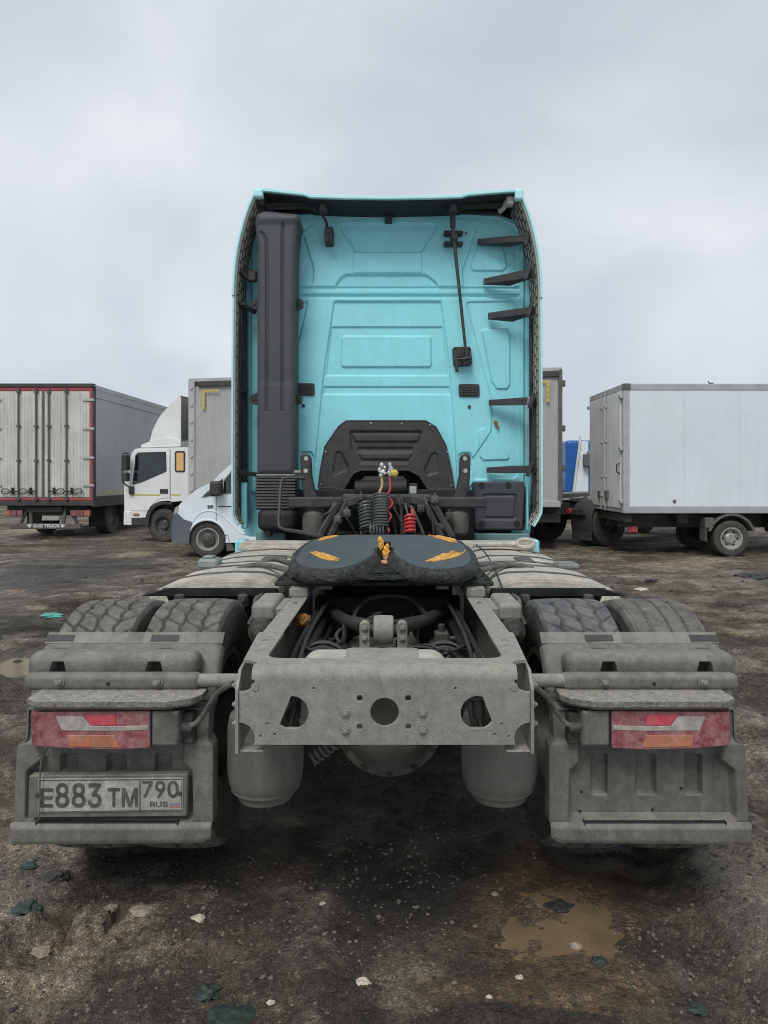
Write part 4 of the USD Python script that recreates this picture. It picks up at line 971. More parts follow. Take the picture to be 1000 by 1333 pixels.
# ------------------------------------------------------------------ the cab (parts of the tractor unit)
YW, YE = 6.05, 5.70               # rear wall; rear edge of the fairings
def wp(pts, r=.0): return rounded(Polygon([(X_(a, YW), Z_(b, YW)) for a, b in pts]), r)
def wl(pts, w): return LineString([(X_(a, YW), Z_(b, YW)) for a, b in pts]).buffer(w / 2, quad_segs=3)
wall_mask = rounded(wp([(316, 640), (316, 300), (322, 290), (345, 278), (400, 276.5), (500, 275), (610, 277), (650, 279.5), (672, 288), (686, 304), (691, 320), (692, 560), (692, 690), (616, 690), (616, 628), (606, 640)]), .0)
R1 = .011
feats = [
    # upper field: hexagonal recess, the arch below it
    (wp([(441, 291), (566, 291), (571, 292), (562, 309), (549, 328), (463, 328), (451, 311)], .03), -.020, R1),
    (wp([(453, 305.5), (558, 305.5), (549, 328), (463, 328)], .006), -.010, .009),
    (wp([(460, 329), (549, 329), (549, 355), (460, 355)], .01), .008, .010),
    (wp([(436, 374), (440, 366), (444, 361), (450, 357), (553, 357), (560, 361), (567, 367), (572, 374)], .016), -.022, R1),
    # the waist: two sharp steps across
    (wp([(384, 373), (676, 373), (676, 376.5), (384, 376.5)], .0), -.018, .010),
    (wp([(384, 383), (676, 383), (676, 387.5), (384, 387.5)], .0), -.020, .011),
    # middle field
    (wp([(435, 392), (574, 392), (586, 480), (594, 592), (596, 640), (404, 640), (411, 590), (422, 480)], .015), -.018, R1),
    (wp([(432, 425), (576, 425), (583, 488.5), (424, 488.5)], .004), -.012, .010),
    (wp([(445, 437), (561, 437), (562, 477), (444, 477)], .022), .016, .011),
    (wp([(422, 503), (585, 503), (586, 513), (421, 513)], .002), -.012, .010),
    # left field
    (wp([(386, 308), (396, 308), (409, 350), (407, 369), (384, 369), (384, 320)], .01), -.014, .010),
    (wp([(385, 339), (397, 339), (394, 352), (384, 352)], .004), .012, .010),
    (wl([(386, 307), (406, 291)], .016), -.008, .012),
    (wp([(384, 398), (398, 393), (401, 393), (384, 465)], .01), -.012, .014),
    (wl([(400, 392), (384, 463)], .014), -.006, .010),
    # right field
    (wp([(622, 293), (655, 296), (668, 306), (674, 325), (674, 368), (668, 372), (603, 372), (602, 352)], .02), -.014, R1),
    (wp([(623, 319), (655, 320), (660, 347), (655, 352), (616, 352), (613, 347)], .018), .015, .010),
    (wp([(607, 393), (667, 392), (675, 402), (675, 618), (669, 623), (617, 624), (616, 596), (640, 560), (640, 520)], .02), -.012, R1),
    (wp([(627, 429), (660, 426), (664, 437), (664, 501), (660, 506), (647, 506), (640, 496)], .018), .015, .010),
    (wp([(623, 562), (628, 557), (632, 559), (662, 592), (663, 598), (629, 599), (625, 594)], .012), .014, .010),
    (wp([(597, 640), (597, 592), (601, 589), (612, 589), (616, 597), (616, 640)], .01), -.016, .010),
    (wp([(388, 640), (388, 592), (391, 588), (405, 588), (409, 595), (409, 640)], .01), -.016, .010),
    # flange along the right and left edge
    (wp([(683, 310), (700, 310), (700, 700), (683, 700)]), -.030, .020),
    (wp([(310, 300), (327, 300), (327, 660), (310, 660)]), -.030, .020),
    (wl([(344, 283), (400, 280), (500, 278.5), (610, 280), (650, 283), (670, 293), (684, 312)], .022), .010, .014),
]
wall_mask = wall_mask.difference(wp([(446, 700), (446, 628), (470, 606), (533, 606), (556, 628), (556, 700)]))
wall = T.add('cab_rear_wall', relief(wall_mask, YW, .0052, feats), M['teal'], smooth=True)
def on_wall(name, pts, h, m_, r=.006, y=YW, parent=wall, bevel=.004, back=.05):
    return T.add(name, plate(wp(pts, r), y - h, y + back, bevel), M[m_], parent)
for a, b, s in ((391, 384, 0), (384, 0, 0)): pass
# vents
for (a, b, c, d) in ((385, 499, 409.5, 515), (597, 500, 624, 516.5)):
    on_wall('vent', [(a, b), (c, b), (c + .5, d), (a + .5, d)], .016, 'black', .016)
    T.add('vent_louvre', cat(*[plate(wp([(a + 3, y), (c - 3, y), (c - 3, y + 1.8), (a + 3, y + 1.8)]), YW - .023, YW - .01) for y in np.arange(b + 3, d - 3, 3.2)]), M['black'], wall)
for a, b in ((395, 528), (611, 529.5), (607, 303.5)):
    T.add('wall_plug', cyl(W(a, b, YW) + (0, -.012, 0), W(a, b, YW) + (0, .02, 0), .014 if b > 400 else .007), M['black'], wall)
on_wall('marker_block', [(501, 281), (510.5, 281), (510.5, 291), (501, 291)], .05, 'black', .004)
T.add('wall_scratch', cat(plate(wp([(643, 547), (648, 549), (647, 554), (643, 551)], .002), YW - .0165, YW + .0), plate(wp([(645, 553), (650, 555), (649, 558), (646, 557)], .002), YW - .0165, YW + .0)), M['amber_rag'], wall, label='small rusty scratch on the right of the wall')
# black cover over the engine opening
cov = wp([(414, 636), (417, 612), (423, 581), (441, 555), (451, 547.5), (554, 547.5), (568, 556), (581, 580), (588, 612), (592, 638), (556, 637), (545, 620), (532, 613), (470, 613), (461, 617), (449, 637)], .012)
cf = [(wp([(456, 562), (549, 562), (543, 585), (530, 603), (470, 603), (458, 585)], .012), -.020, .02), (wp([(459, 565), (546, 565), (543, 575), (463, 575)], .006), .014, .012),
      (wp([(466, 583), (538, 583), (536, 588), (468, 588)], .004), -.012, .012), (wp([(467, 590), (536, 590), (532, 598), (472, 598)], .004), .014, .012),
      (wp([(438, 590), (442, 588), (446, 591), (454, 608), (452, 612), (436, 619), (434, 614)], .008), -.014, .016), (wp([(561, 592), (565, 589), (570, 592), (570, 615), (557, 619), (552, 612)], .008), -.014, .016)]
cv = T.add('engine_cover', relief(cov, YW - .055, .0065, cf), M['black'], smooth=True)
T.add('cover_edge', plate(cov.difference(cov.buffer(-.012)), YW - .058, YW + .02, .003), M['black'], cv)
for a, b in ((483, 551), (523, 551.5), (582, 588), (588, 632), (424, 588), (418, 630), (560, 553)):
    T.add('cover_screw', cyl(W(a, b, YW - .05) + (0, -.014, 0), W(a, b, YW - .05), .007, 10), M['chrome'], cv)

# --- outer fairings: one arch of roof and side panels, each with its edge and lining
Lout = [(308, 684), (303, 674), (301.5, 655), (301.5, 520), (302, 440), (303, 385)]
Lup = [(303, 385), (304.5, 355), (308, 325), (314, 298), (321, 275), (328, 258), (333, 249)]
Rup = [(678, 252), (683, 263), (690, 282), (697, 308), (702, 335), (704.5, 360), (705.5, 388)]
Rdn = [(705.5, 388), (706, 440), (706.5, 560), (706.5, 655), (704, 672), (696, 686)]
Roof = [(333, 248.5), (339, 246), (348, 246.5), (396, 251.5), (404, 254.5), (450, 256), (503, 256.5), (560, 255.8), (600, 254.5), (610, 251.5), (660, 247.5), (672, 247), (678, 250)]
def strip(pts, th, Y0, Y1, inset=0.0, dense=True, taper=0.0):
    """A shell along an outline of the arch, from depth Y0 to Y1; th inwards (towards the cab's middle)."""
    P = np.array([(X_(a, YE), Z_(b, YE)) for a, b in pts])
    if dense: P = smooth_path([(a, b, 0) for a, b in P], 4)[:, :2]
    e = np.gradient(P, axis=0); e /= np.linalg.norm(e, axis=1, keepdims=True)
    n = np.stack([e[:, 1], -e[:, 0]], 1)
    return plate(Polygon(np.vstack([P + n * inset, (P + n * (inset + th))[::-1]])).buffer(0), Y0, Y1, .004), P, n
for s, dn, up in ((-1, Lout, Lup), (1, Rdn, Rup)):
    a, P1, n1 = strip(dn, .013, YE, YW + .12)
    sf = T.add('side_fairing', a, M['teal'])
    T.add('fairing_edge', strip(dn, .016, YE - .006, YE + .02, -.0015)[0], M['teal_edge'], sf)
    b, P2, n2 = strip(up, .015, YE - .012, YW + .12, -.004)
    uf = T.add('upper_fairing', b, M['teal'])
    T.add('fairing_edge', strip(up, .019, YE - .020, YE + .01, -.006)[0], M['teal_edge'], uf)
    la = strip(dn, .012, YE + .012, YW - .0, .0135)[0]; lb = strip(up, .012, YE + .006, YW - .0, .0115)[0]
    T.add('fairing_liner', la, M['liner'], sf); T.add('fairing_liner', lb, M['liner'], uf)
    # staggered stiffening ribs of the lining
    for P, n, par in ((P1, n1, sf), (P2, n2, uf)):
        seg = np.concatenate([[0], np.cumsum(np.linalg.norm(np.diff(P, axis=0), axis=1))])
        ribs = []
        for col in range(4):
            y0 = YE + .035 + col * .078
            for t in np.arange(.03 + .045 * (col % 2), seg[-1] - .02, .09):
                k = np.searchsorted(seg, t) - 1; k = min(max(k, 0), len(P) - 2)
                f = (t - seg[k]) / (seg[k + 1] - seg[k] + 1e-9)
                p = P[k] + f * (P[k + 1] - P[k]); nn = n[k]
                tg = np.array([-nn[1], nn[0]])
                q = p + nn * .029
                pts = [(*(q + tg * u + nn * w), yy) for u in (-.004, .004) for w in (-.008, .002) for yy in (y0, y0 + .066)]
                ribs.append(hullp([(x, yy, z) for x, z, yy in pts]))
            # long ribs that close the columns
        for col in range(5):
            y0 = YE + .028 + col * .078
            for k in range(0, len(P) - 1):
                p, q = P[k] + n[k] * .029, P[k + 1] + n[k + 1] * .029
                pts = [(c[0] + m_[0] * w, yy, c[1] + m_[1] * w) for c, m_ in ((p, n[k]), (q, n[k + 1])) for w in (-.006, .001) for yy in (y0 - .002, y0 + .002)]
                ribs.append(hullp(pts))
        T.add('liner_rib', cat(*ribs), M['strap'], par, smooth=False, kind='stuff')  # dark colour stands in for the shadows of the ribs
rf, PR, nR = strip(Roof, .022, YE - .010, YW + .6, -.002, dense=False)
roof = T.add('roof_fairing', rf, M['teal'])
T.add('fairing_edge', strip(Roof, .026, YE - .018, YE + .012, -.004, dense=False)[0], M['teal_edge'], roof)
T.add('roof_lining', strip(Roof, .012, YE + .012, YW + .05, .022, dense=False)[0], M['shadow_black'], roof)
arch_pts = [(X_(a, YE), Z_(b, YE)) for a, b in Lout[::-1][::-1] + Lup[1:] + Roof[1:-1] + Rup + Rdn[1:]]
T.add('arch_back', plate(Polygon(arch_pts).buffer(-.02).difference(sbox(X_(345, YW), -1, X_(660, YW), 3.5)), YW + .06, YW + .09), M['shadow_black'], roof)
# dark inner bow under the roof, its ribs and clips
T.add('roof_bow', cat(tube([W(345, 268, 5.86), W(380, 266, 5.86), W(503, 269, 5.86), W(620, 267, 5.86), W(655, 266, 5.86)], .032, 12, 5), tube([W(350, 276, 6.0), W(420, 275, 6.0), W(503, 274.5, 6.0), W(600, 275.5, 6.0), W(650, 277, 6.0)], .018, 10, 5)), M['shadow_black'], roof)
for px in (421, 590):
    T.add('roof_clip', rbox(X_(px - 5, 5.8), X_(px + 5, 5.8), 5.76, 5.84, Z_(277, 5.8), Z_(263, 5.8), .01), M['black'], roof)
for s, px in ((-1, 340), (1, 664)):
    c = W(px, 260, 5.78)
    T.add('corner_joint', cat(bar(c, W(px - s * 14, 275, 5.9), .03, .05), rbox(c[0] - .03, c[0] + .03, 5.74, 5.82, c[2] - .05, c[2] + .03, .01), cyl(W(px + s * 8, 254, 5.74), W(px + s * 8, 254, 5.80), .02)), M['black'] if s < 0 else M['liner'], roof)
T.add('corner_lamp', softbox(X_(332, YE) - .006, X_(343, YE), YE - .03, YE + .04, Z_(258, YE), Z_(246.5, YE), .018), M['teal_edge'], roof)
T.add('corner_lamp', softbox(X_(670, YE), X_(681, YE), YE - .03, YE + .04, Z_(261, YE), Z_(247, YE), .018), M['teal_edge'], roof)
# cab shell in front of the rear wall, with roof, windows at the sides
cabp = rounded(Polygon([(X_(316, YW), .98), (X_(316, YW), 3.25), (X_(345, YW), 3.66), (X_(503, YW), 3.73), (X_(660, YW), 3.66), (X_(692, YW), 3.25), (X_(692, YW), .98)]), .06)
cb = T.add('cab_body', cat(plate(cabp.difference(sbox(X_(400, YW), .9, X_(605, YW), 1.72)), YW + .035, YW + .25, 0), plate(cabp, YW + .24, 8.15, .02)), M['teal'])
for s in (-1, 1):
    x = X_(316, YW) if s < 0 else X_(692, YW)
    T.add('cab_side_window', plate(rounded(Polygon([(7.1, 1.95), (7.95, 1.9), (7.85, 2.75), (7.1, 2.75)]), .05), x + s * .001, x + s * .006, 0, 'yz') if s > 0 else plate(rounded(Polygon([(7.1, 1.95), (7.95, 1.9), (7.85, 2.75), (7.1, 2.75)]), .05), x - .006, x - .001, 0, 'yz'), M['interior'], cb)
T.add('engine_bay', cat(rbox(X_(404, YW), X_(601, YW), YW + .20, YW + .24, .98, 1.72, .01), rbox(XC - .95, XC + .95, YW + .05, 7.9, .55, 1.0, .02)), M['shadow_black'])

# --- air intake duct on the left of the wall
dy0 = 5.74
dpts = [(335, 617), (335, 420), (335, 345), (336, 322), (333.5, 305), (332.5, 290), (334, 279), (343, 274.5), (388, 279), (390, 283), (387, 292), (384, 330), (383, 420), (383, 617)]
D_ = lambda pts, r=.0: rounded(Polygon([(X_(a, dy0), Z_(b, dy0)) for a, b in pts]), r)
dpoly = D_(dpts, .015)
dl = lambda pts, w: LineString([(X_(a, dy0), Z_(b, dy0)) for a, b in smooth_path([(a, b, 0) for a, b in pts], 5)[:, :2]]).buffer(w / 2)
dfe = [(dpoly, .030, .07), (dl([(340, 303), (345, 310), (347.5, 325), (348, 400), (347.5, 535)], .020), -.014, .012), (dl([(368.5, 292), (368, 330), (367.5, 535)], .018), -.014, .012),
       (D_([(331, 500), (388, 500), (388, 620), (331, 620)]), .004, .05), (D_([(335, 280), (390, 280), (390, 290), (335, 290)]), .012, .06)]
du = T.add('intake_duct', relief(dpoly, dy0 + .02, .0065, dfe), M['duct'], smooth=True)
T.add('duct_body', plate(dpoly.buffer(-.001), dy0 + .018, YW - .03, 0), M['duct'], du)
for pts in ([(384, 391), (391, 389), (395, 393), (395, 400), (388, 405), (384, 404)], [(384, 511), (389, 513), (394, 518), (393, 525), (386, 528), (384, 527)], [(335, 511), (329, 514), (325, 519), (326, 525), (332, 527), (335, 527)], [(335, 389), (330, 391), (326, 396), (330, 402), (335, 404)], [(335, 352), (326, 352), (322, 345), (317, 346), (322, 362), (335, 366)]):
    pp = Polygon([(X_(a, 5.9), Z_(b, 5.9)) for a, b in pts])
    tb_ = T.add('duct_tab', plate(rounded(pp, .004), 5.88, 5.92, .004), M['black'], du)
    c = pp.centroid
    T.add('tab_bolt', cyl((c.x, 5.872, c.y), (c.x, 5.9, c.y), .014, 10), M['wire'], du)
T.add('duct_collar', rbox(X_(334, dy0), X_(384.5, dy0), dy0 - .012, YW - .05, Z_(619.5, dy0), Z_(617, dy0), .003), M['rail'], du)
# bellows
bel = []
zt_, zb_ = Z_(619.5, dy0), Z_(663, dy0)
for k in range(11):
    z1 = zt_ + (zb_ - zt_) * k / 11; z0 = zt_ + (zb_ - zt_) * (k + 1) / 11
    bel.append(softbox(X_(332.5, dy0), X_(385.5, dy0), dy0 - .01, dy0 + .26, z0 + .001, z1 - .001, min(.011, (z1 - z0) / 2 - .001), 4))
    bel.append(rbox(X_(335, dy0), X_(383, dy0), dy0 + .004, dy0 + .24, z0 - .004, z0 + .004, .001))
T.add('duct_bellows', cat(*bel), M['black'], du)
T.add('filter_housing', cat(softbox(X_(335, 5.75), X_(387, 5.75), 5.72, 6.02, Z_(692, 5.75), Z_(662, 5.75), .06), cyl(W(350, 690, 5.78), W(350, 698, 5.78), .03)), M['shadow_black'], du)
T.add('clamp_lug', cat(cyl(W(384, 615, 5.72), W(392, 615, 5.72), .014), rbox(X_(383, 5.74), X_(390, 5.74), 5.72, 5.76, Z_(619, 5.74), Z_(612, 5.74), .004)), M['rail'], du)
# bent pipe in front of the bellows
T.add('bent_pipe', tube([W(396, 622, 5.62), W(372, 622, 5.6), W(366, 630, 5.58), W(364, 660, 5.5), W(363, 682, 5.45), W(370, 689, 5.42), W(395, 693, 5.3), W(420, 698, 5.1)], .015, 10, 5), M['black'])

# --- posts and stays on the left between fairing and wall
for px, Y, r in ((310.5, 5.86, .018), (316, 5.96, .020), (320, 5.99, .012)):
    T.add('fairing_post', cat(rbox(X_(px, Y) - r, X_(px, Y) + r, Y - .02, Y + .02, Z_(660, Y), Z_(398, Y), .004)), M['black'])
T.add('fairing_stay', cat(bar(W(309, 393, 5.84), W(333, 407, 5.95), .03, .03), bar(W(308, 396, 5.8), W(320, 396, 5.8), .03, .02)), M['black'])
T.add('fairing_stay', cat(bar(W(310, 350, 5.8), W(322, 362, 5.85), .05, .035), rbox(X_(322, 5.85), X_(334, 5.85), 5.83, 5.89, Z_(366, 5.85), Z_(353, 5.85), .01)), M['black'])
T.add('fairing_stay', bar(W(307, 614, 5.8), W(335, 618, 5.95), .035, .035), M['black'])
T.add('fairing_stay', bar(W(306, 509, 5.8), W(322, 509, 5.95), .03, .02), M['black'])
T.add('lower_strip', cat(rbox(X_(314, 5.9), X_(322, 5.9), 5.88, 5.95, Z_(688, 5.9), Z_(628, 5.9), .008)), M['teal'])
T.add('lower_strip', cat(rbox(X_(684.5, 5.9), X_(687.5, 5.9), 5.86, 5.95, Z_(690, 5.9), Z_(632, 5.9), .008)), M['teal'])
# --- wedge brackets on the right between wall and fairing
def wedge(x0, y0, x1, h0, up, low):
    a, b = W(x0, y0, YW - .03), None
    Yb = 5.80
    pts = []
    for (px, py, Y, t) in ((x0, y0 - h0 / 2, YW - .06, .03), (x0, y0 + h0 / 2, YW - .06, .03), (x1 - 32, y0 + up[0], YW - .12, .03), (x1 - 32, y0 + low[0], YW - .12, .03), (x1, y0 + up[1], Yb, .02), (x1, y0 + low[1], Yb, .02)):
        c = W(px, py, Y)
        pts += [c, c + (0, t, 0)]
    return hullp(pts)
for x0, y0, x1, h0, up, low in ((622, 314, 697, 6, (-7, -7), (6, -1)), (630, 366, 697, 7, (-6, -18), (5, -6)), (636, 411, 700, 8, (-4, -13), (7, -4)), (637, 524, 703, 7, (-6, -8), (3, 3)), (634, 612, 700, 7, (-6, -6), (4, 3))):
    wb = T.add('wedge_bracket', wedge(x0, y0, x1, h0, up, low), M['black'])
    c = W(x1 - 4, y0 + (up[1] + low[1]) / 2, 5.78)
    T.add('bracket_foot', bar(c + (-.06, 0, -.06), c + (-.02, 0, .06), .04, .03), M['black'], wb)
    T.add('bracket_bolt', cyl(W(x0 + 4, y0, YW - .064) + (0, -.006, 0), W(x0 + 4, y0, YW - .064), .012, 10), M['wire'], wb)
for px, Y, r, a, b in ((695.5, 5.85, .014, 520, 660), (691, 5.95, .012, 395, 612)):
    T.add('fairing_post', rbox(X_(px, Y) - r, X_(px, Y) + r, Y - .02, Y + .02, Z_(b, Y), Z_(a, Y), .004), M['black'])
for k in range(3):
    T.add('tie_wire', tube([W(688 + k, 516, 5.8), W(684 + 2 * k, 545, 5.8), W(686 + k, 600, 5.8)], .0022, 5, 5), M['chrome'])
# --- support rod with clamps and foot on the rear wall
sr = T.add('support_rod', tube([W(588.5, 262, 5.86), W(590, 300, 5.88), W(607, 462, 5.92)], [.022, .015, .012], 12), M['black'])
T.add('rod_sleeve', cyl(W(588.7, 266, 5.86), W(589.7, 296, 5.87), .024), M['black'], sr)
for py in (302, 316):
    T.add('rod_clamp', softbox(X_(578.5, 5.93), X_(604, 5.93), 5.965, YW + .01, Z_(py + 2.2, 5.97), Z_(py - 2.2, 5.97), .012), M['black'], sr)
T.add('rod_joint', cat(rbox(X_(587, 5.88), X_(596, 5.88), 5.88, 5.99, Z_(314, 5.9), Z_(304, 5.9), .008), cyl(W(592, 310, 5.86), W(592, 310, 5.9), .016)), M['black'], sr)
ft = plate(rounded(Polygon([(X_(589.5, 5.96), Z_(450.5, 5.96)), (X_(613.5, 5.96), Z_(450.5, 5.96)), (X_(616, 5.96), Z_(474, 5.96)), (X_(591.5, 5.96), Z_(476, 5.96))]), .02), 5.985, YW, .006)
T.add('rod_foot', ft, M['black'], sr)
T.add('rod_handle', cat(tube([W(612, 466, 5.91), W(594.5, 468, 5.9), W(595, 484, 5.9)], .014, 10), cyl(W(600, 462, 5.93), W(600, 462, 5.99), .02), cyl(W(607.5, 452, 5.92), W(607.5, 470, 5.92), .018)), M['wire'], sr)
for a, b in ((593, 454), (610.5, 454), (595, 472), (612, 471)):
    T.add('foot_bolt', cyl(W(a, b, 5.98), W(a, b, 5.99), .010, 8), M['wire'], sr)
# cable with its box at the top left
T.add('roof_cable', tube([W(344, 256, 5.8), W(352, 270, 5.84), W(375, 271, 5.85), W(402, 270.5, 5.86), W(416, 276, 5.88), W(424, 287, 5.92), W(426, 297, 5.96)], .011, 8, 6), M['wire'])
T.add('cable_box', cat(rbox(X_(423, 5.97), X_(434, 5.97), 5.93, YW, Z_(317.5, 5.97), Z_(297, 5.97), .006), cyl(W(428.5, 304, 5.92), W(428.5, 304, 5.94), .01), cyl(W(428.5, 311, 5.92), W(428.5, 311, 5.94), .01)), M['black'])
T.add('roof_cable', tube([W(345, 262, 5.8), W(349, 268, 5.8), W(356, 276, 5.85)], .010, 8, 4), M['wire'])
# --- grey access panel, lower right
ac = Polygon([(X_(616, 5.86), Z_(627, 5.86)), (X_(681, 5.86), Z_(626.5, 5.86)), (X_(683, 5.86), Z_(632, 5.86)), (X_(680, 5.86), Z_(689.5, 5.86)), (X_(619, 5.86), Z_(689.5, 5.86)), (X_(616, 5.86), Z_(640, 5.86))])
Q = lambda a, b: (X_(a, 5.86), Z_(b, 5.86))
af = [(rounded(ac, .02), .012, .02), (rounded(Polygon([Q(628, 643.5), Q(673, 643.5), Q(673, 674), Q(668, 677), Q(630, 676)]), .02), -.012, .012), (rounded(Polygon([Q(631, 646), Q(670, 646), Q(669, 673), Q(632, 673)]), .014), .010, .01)]
ap = T.add('access_panel', relief(rounded(ac, .018), 5.86, .006, af), M['duct'], smooth=True)
T.add('panel_rim', plate(rounded(ac, .018).difference(rounded(ac, .018).buffer(-.01)), 5.851, 5.95, .003), M['duct'], ap)
for a, b in ((627.5, 632), (662, 631.5), (627, 682.5), (673, 682)):
    T.add('panel_bolt', cat(lathe([(0, .026), (-.006, .024), (-.006, .017)], 18, 'y', W(a, b, 5.846)), cyl(W(a, b, 5.842), W(a, b, 5.85), .015, 10)), M['shadow_black'], ap)
T.add('panel_back', rbox(X_(617, 5.95), X_(683, 5.95), 5.94, 6.2, Z_(690, 5.95), Z_(630, 5.95), .01), M['shadow_black'], ap)

# --- cab suspension under the rear wall
cbm = T.add('cab_crossbeam', cat(rbox(XC - .78, XC + .78, 5.52, 5.62, Z_(661, 5.55), Z_(647, 5.55), .012), rbox(XC - .36, XC + .36, 5.50, 5.60, Z_(664, 5.55), Z_(643, 5.55), .02)), M['black'])
for s in (-1, 1):
    m_ = lambda a: a if s < 0 else 1004 - a
    T.add('beam_leg', cat(bar(W(m_(452), 652, 5.5), W(m_(428), 700, 5.45), .06, .05, c=.01), bar(W(m_(440), 655, 5.48), W(m_(414), 700, 5.42), .05, .05, c=.01), bar(W(m_(470), 650, 5.5), W(m_(446), 656, 5.5), .06, .07, c=.01)), M['black'])
    ln = plate(Polygon([(X_(m_(a), 5.66), Z_(b, 5.66)) for a, b in ((391.5, 596), (393, 592), (398, 590), (403, 592), (405.5, 597), (406, 618), (410, 636), (416, 652), (412, 660), (402, 658), (397, 648), (393, 630))]).buffer(0), 5.62, 5.69, .012)
    lk = T.add('suspension_link', ln, M['black'])
    for a, b in ((398.5, 597), (398, 613), (405, 651)):
        T.add('link_bolt', cyl(W(m_(a), b, 5.615), W(m_(a), b, 5.63), .018, 12), M['chrome'], lk)
    T.add('link_base', cat(rbox(X_(m_(398), 5.6) , X_(m_(426), 5.6), 5.56, 5.72, Z_(668, 5.6), Z_(654, 5.6), .02)), M['black'], lk)
    T.add('air_bellow', cat(lathe([(0, 0), (0, .07), (.02, .088), (.10, .095), (.17, .09), (.19, .07), (.19, 0)], 28, 'z', W(m_(409), 696, 5.62))), M['strap'], lk)
T.add('cab_lamp', cat(rbox(X_(532, 5.7), X_(544, 5.7), 5.66, 5.76, Z_(646, 5.7), Z_(629, 5.7), .012)), M['shadow_black'])
T.add('lamp_glass', plate(rounded(Polygon([(X_(533, 5.65), Z_(643, 5.65)), (X_(542.5, 5.65), Z_(643, 5.65)), (X_(542.5, 5.65), Z_(633, 5.65)), (X_(533, 5.65), Z_(633, 5.65))]), .006), 5.648, 5.67, .004), M['chrome'])
T.add('cross_pipe', cat(cyl(W(462, 637, 5.85), W(530, 634, 5.85), .07), cyl(W(440, 672, 5.75), W(590, 672, 5.75), .12), rbox(X_(470, 5.9), X_(530, 5.9), 5.85, 6.0, Z_(660, 5.9), Z_(620, 5.9), .03)), M['shadow_black'])
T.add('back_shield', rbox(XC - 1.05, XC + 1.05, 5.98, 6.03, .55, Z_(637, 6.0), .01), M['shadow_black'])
# --- air lines: grey coils, red coil, couplings
T.add('air_coil', helix(W(496, 644, 5.28), W(494.5, 688, 5.2), .055, 12, .0085), M['coil'])
T.add('air_coil', helix(W(476, 655, 5.3), W(478, 690, 5.22), .050, 8, .008), M['coil'])
T.add('air_coil', tube([W(470, 658, 5.3), W(476, 653, 5.3), W(486, 657, 5.3)], .0085, 8, 5), M['coil'])
T.add('air_coil', helix(W(482, 690, 5.2), W(502, 690, 5.2), .05, 5, .008), M['coil'])
T.add('brake_coil', helix(W(533.5, 671, 5.25), W(533.5, 693, 5.2), .038, 4.5, .009), M['red_coil'])
T.add('brake_coil', tube([W(536, 663, 5.3), W(537, 668, 5.27), W(533.5 + 6, 672, 5.25)], .009, 8, 5), M['red_coil'])
T.add('brake_line', tube([W(507, 618, 5.3), W(508, 636, 5.3), W(505, 645, 5.3), W(511, 655, 5.3), W(505, 664, 5.28), W(509, 672, 5.26), W(504, 682, 5.24), W(507, 692, 5.2)], .008, 8, 6), M['red_coil'])
T.add('brake_line', tube([W(497, 622, 5.3), W(497.5, 632, 5.3), W(494, 641, 5.3)], .010, 8, 5), mat('brass_hose', (.45, .36, .16), (.38, .30, .14), 10, .5))
cp = T.add('air_coupling', cat(*[moved(trimesh.creation.icosphere(1, 1), W(a, b, 5.3), s=(r, r, r * 1.3)) for a, b, r in ((497, 606, .02), (494.5, 612, .018), (499, 615, .022), (496, 619, .018), (507.5, 605, .016), (509, 611, .022), (506.5, 616, .018), (501, 609, .014))],
    cyl(W(494, 614, 5.29), W(503, 617, 5.29), .012), cyl(W(508, 603, 5.29), W(508, 620, 5.29), .011)), M['chrome'])
T.add('coupling_cap', cat(moved(trimesh.creation.icosphere(2, 1), W(513.5, 616, 5.28), s=(.03, .02, .028)), cyl(W(509, 614, 5.28), W(517, 613, 5.28), .011)), M['yellow'], cp)
# lower body between chassis and wall, shade put into its colour
T.add('lower_skirt', cat(rbox(X_(334, 5.9), X_(372, 5.9), 5.86, 5.95, .80, Z_(692, 5.9), .01), rbox(X_(618, 5.9), X_(689, 5.9), 5.86, 5.98, .80, Z_(694, 5.9), .01)), M['teal_shaded'])

# ------------------------------------------------------------------ the other vehicles of the yard
def far_wheel(t, x, y, R, w, out, rimm='rim_dark', name='wheel', z=None, sunk=.0, spokes=0, rr=.56):
    """A wheel about the local y axis; out = +1 or -1 is the side that its face looks to."""
    z = R - sunk if z is None else z
    h = w / 2
    rm = cat(lathe([(-h, R * rr - .02), (-h, R * rr), (h - .02, R * rr), (h, R * rr + .012), (h, R * rr - .012), (h - .03, R * rr - .03), (h - .07, R * rr - .05), (h - .085, R * rr * .6), (h - .05, R * rr * .52), (h - .03, R * rr * .38), (h - .03, 0)], 36, 'y'),
             *[cyl((R * rr * .46 * math.cos(a), h - .06, R * rr * .46 * math.sin(a)), (R * rr * .46 * math.cos(a), h - .025, R * rr * .46 * math.sin(a)), .016, 8) for a in np.arange(6) * math.pi / 3 + .3])
    ty = lathe([(-h * .8, R * rr), (-h, R * rr + .03), (-h * 1.04, R * .82), (-h * .96, R * .95), (-h * .8, R), (h * .8, R), (h * .96, R * .95), (h * 1.04, R * .82), (h, R * rr + .03), (h * .86, R * rr)], 56, 'y')
    if out < 0: rm = moved(rm, rz=180); ty = moved(ty, rz=180)
    p = t.add(name, moved(rm, (x, y, z)), M[rimm])
    t.add('tyre', moved(ty, (x, y, z)), M['tyre_far'], p)
    if spokes:
        for a in np.arange(spokes) * 2 * math.pi / spokes:
            t.add('rim_hole', moved(ell_slot(R * rr * .74, R * rr * .12), (x + R * rr * .72 * math.cos(a), y + out * (h - .066), z + R * rr * .72 * math.sin(a))), M['shadow_black'], p)
def ell_slot(a, b): return lathe([(-.004, 0), (-.004, b * .8), (0, b), (.004, b * .8), (.004, 0)], 14, 'y')

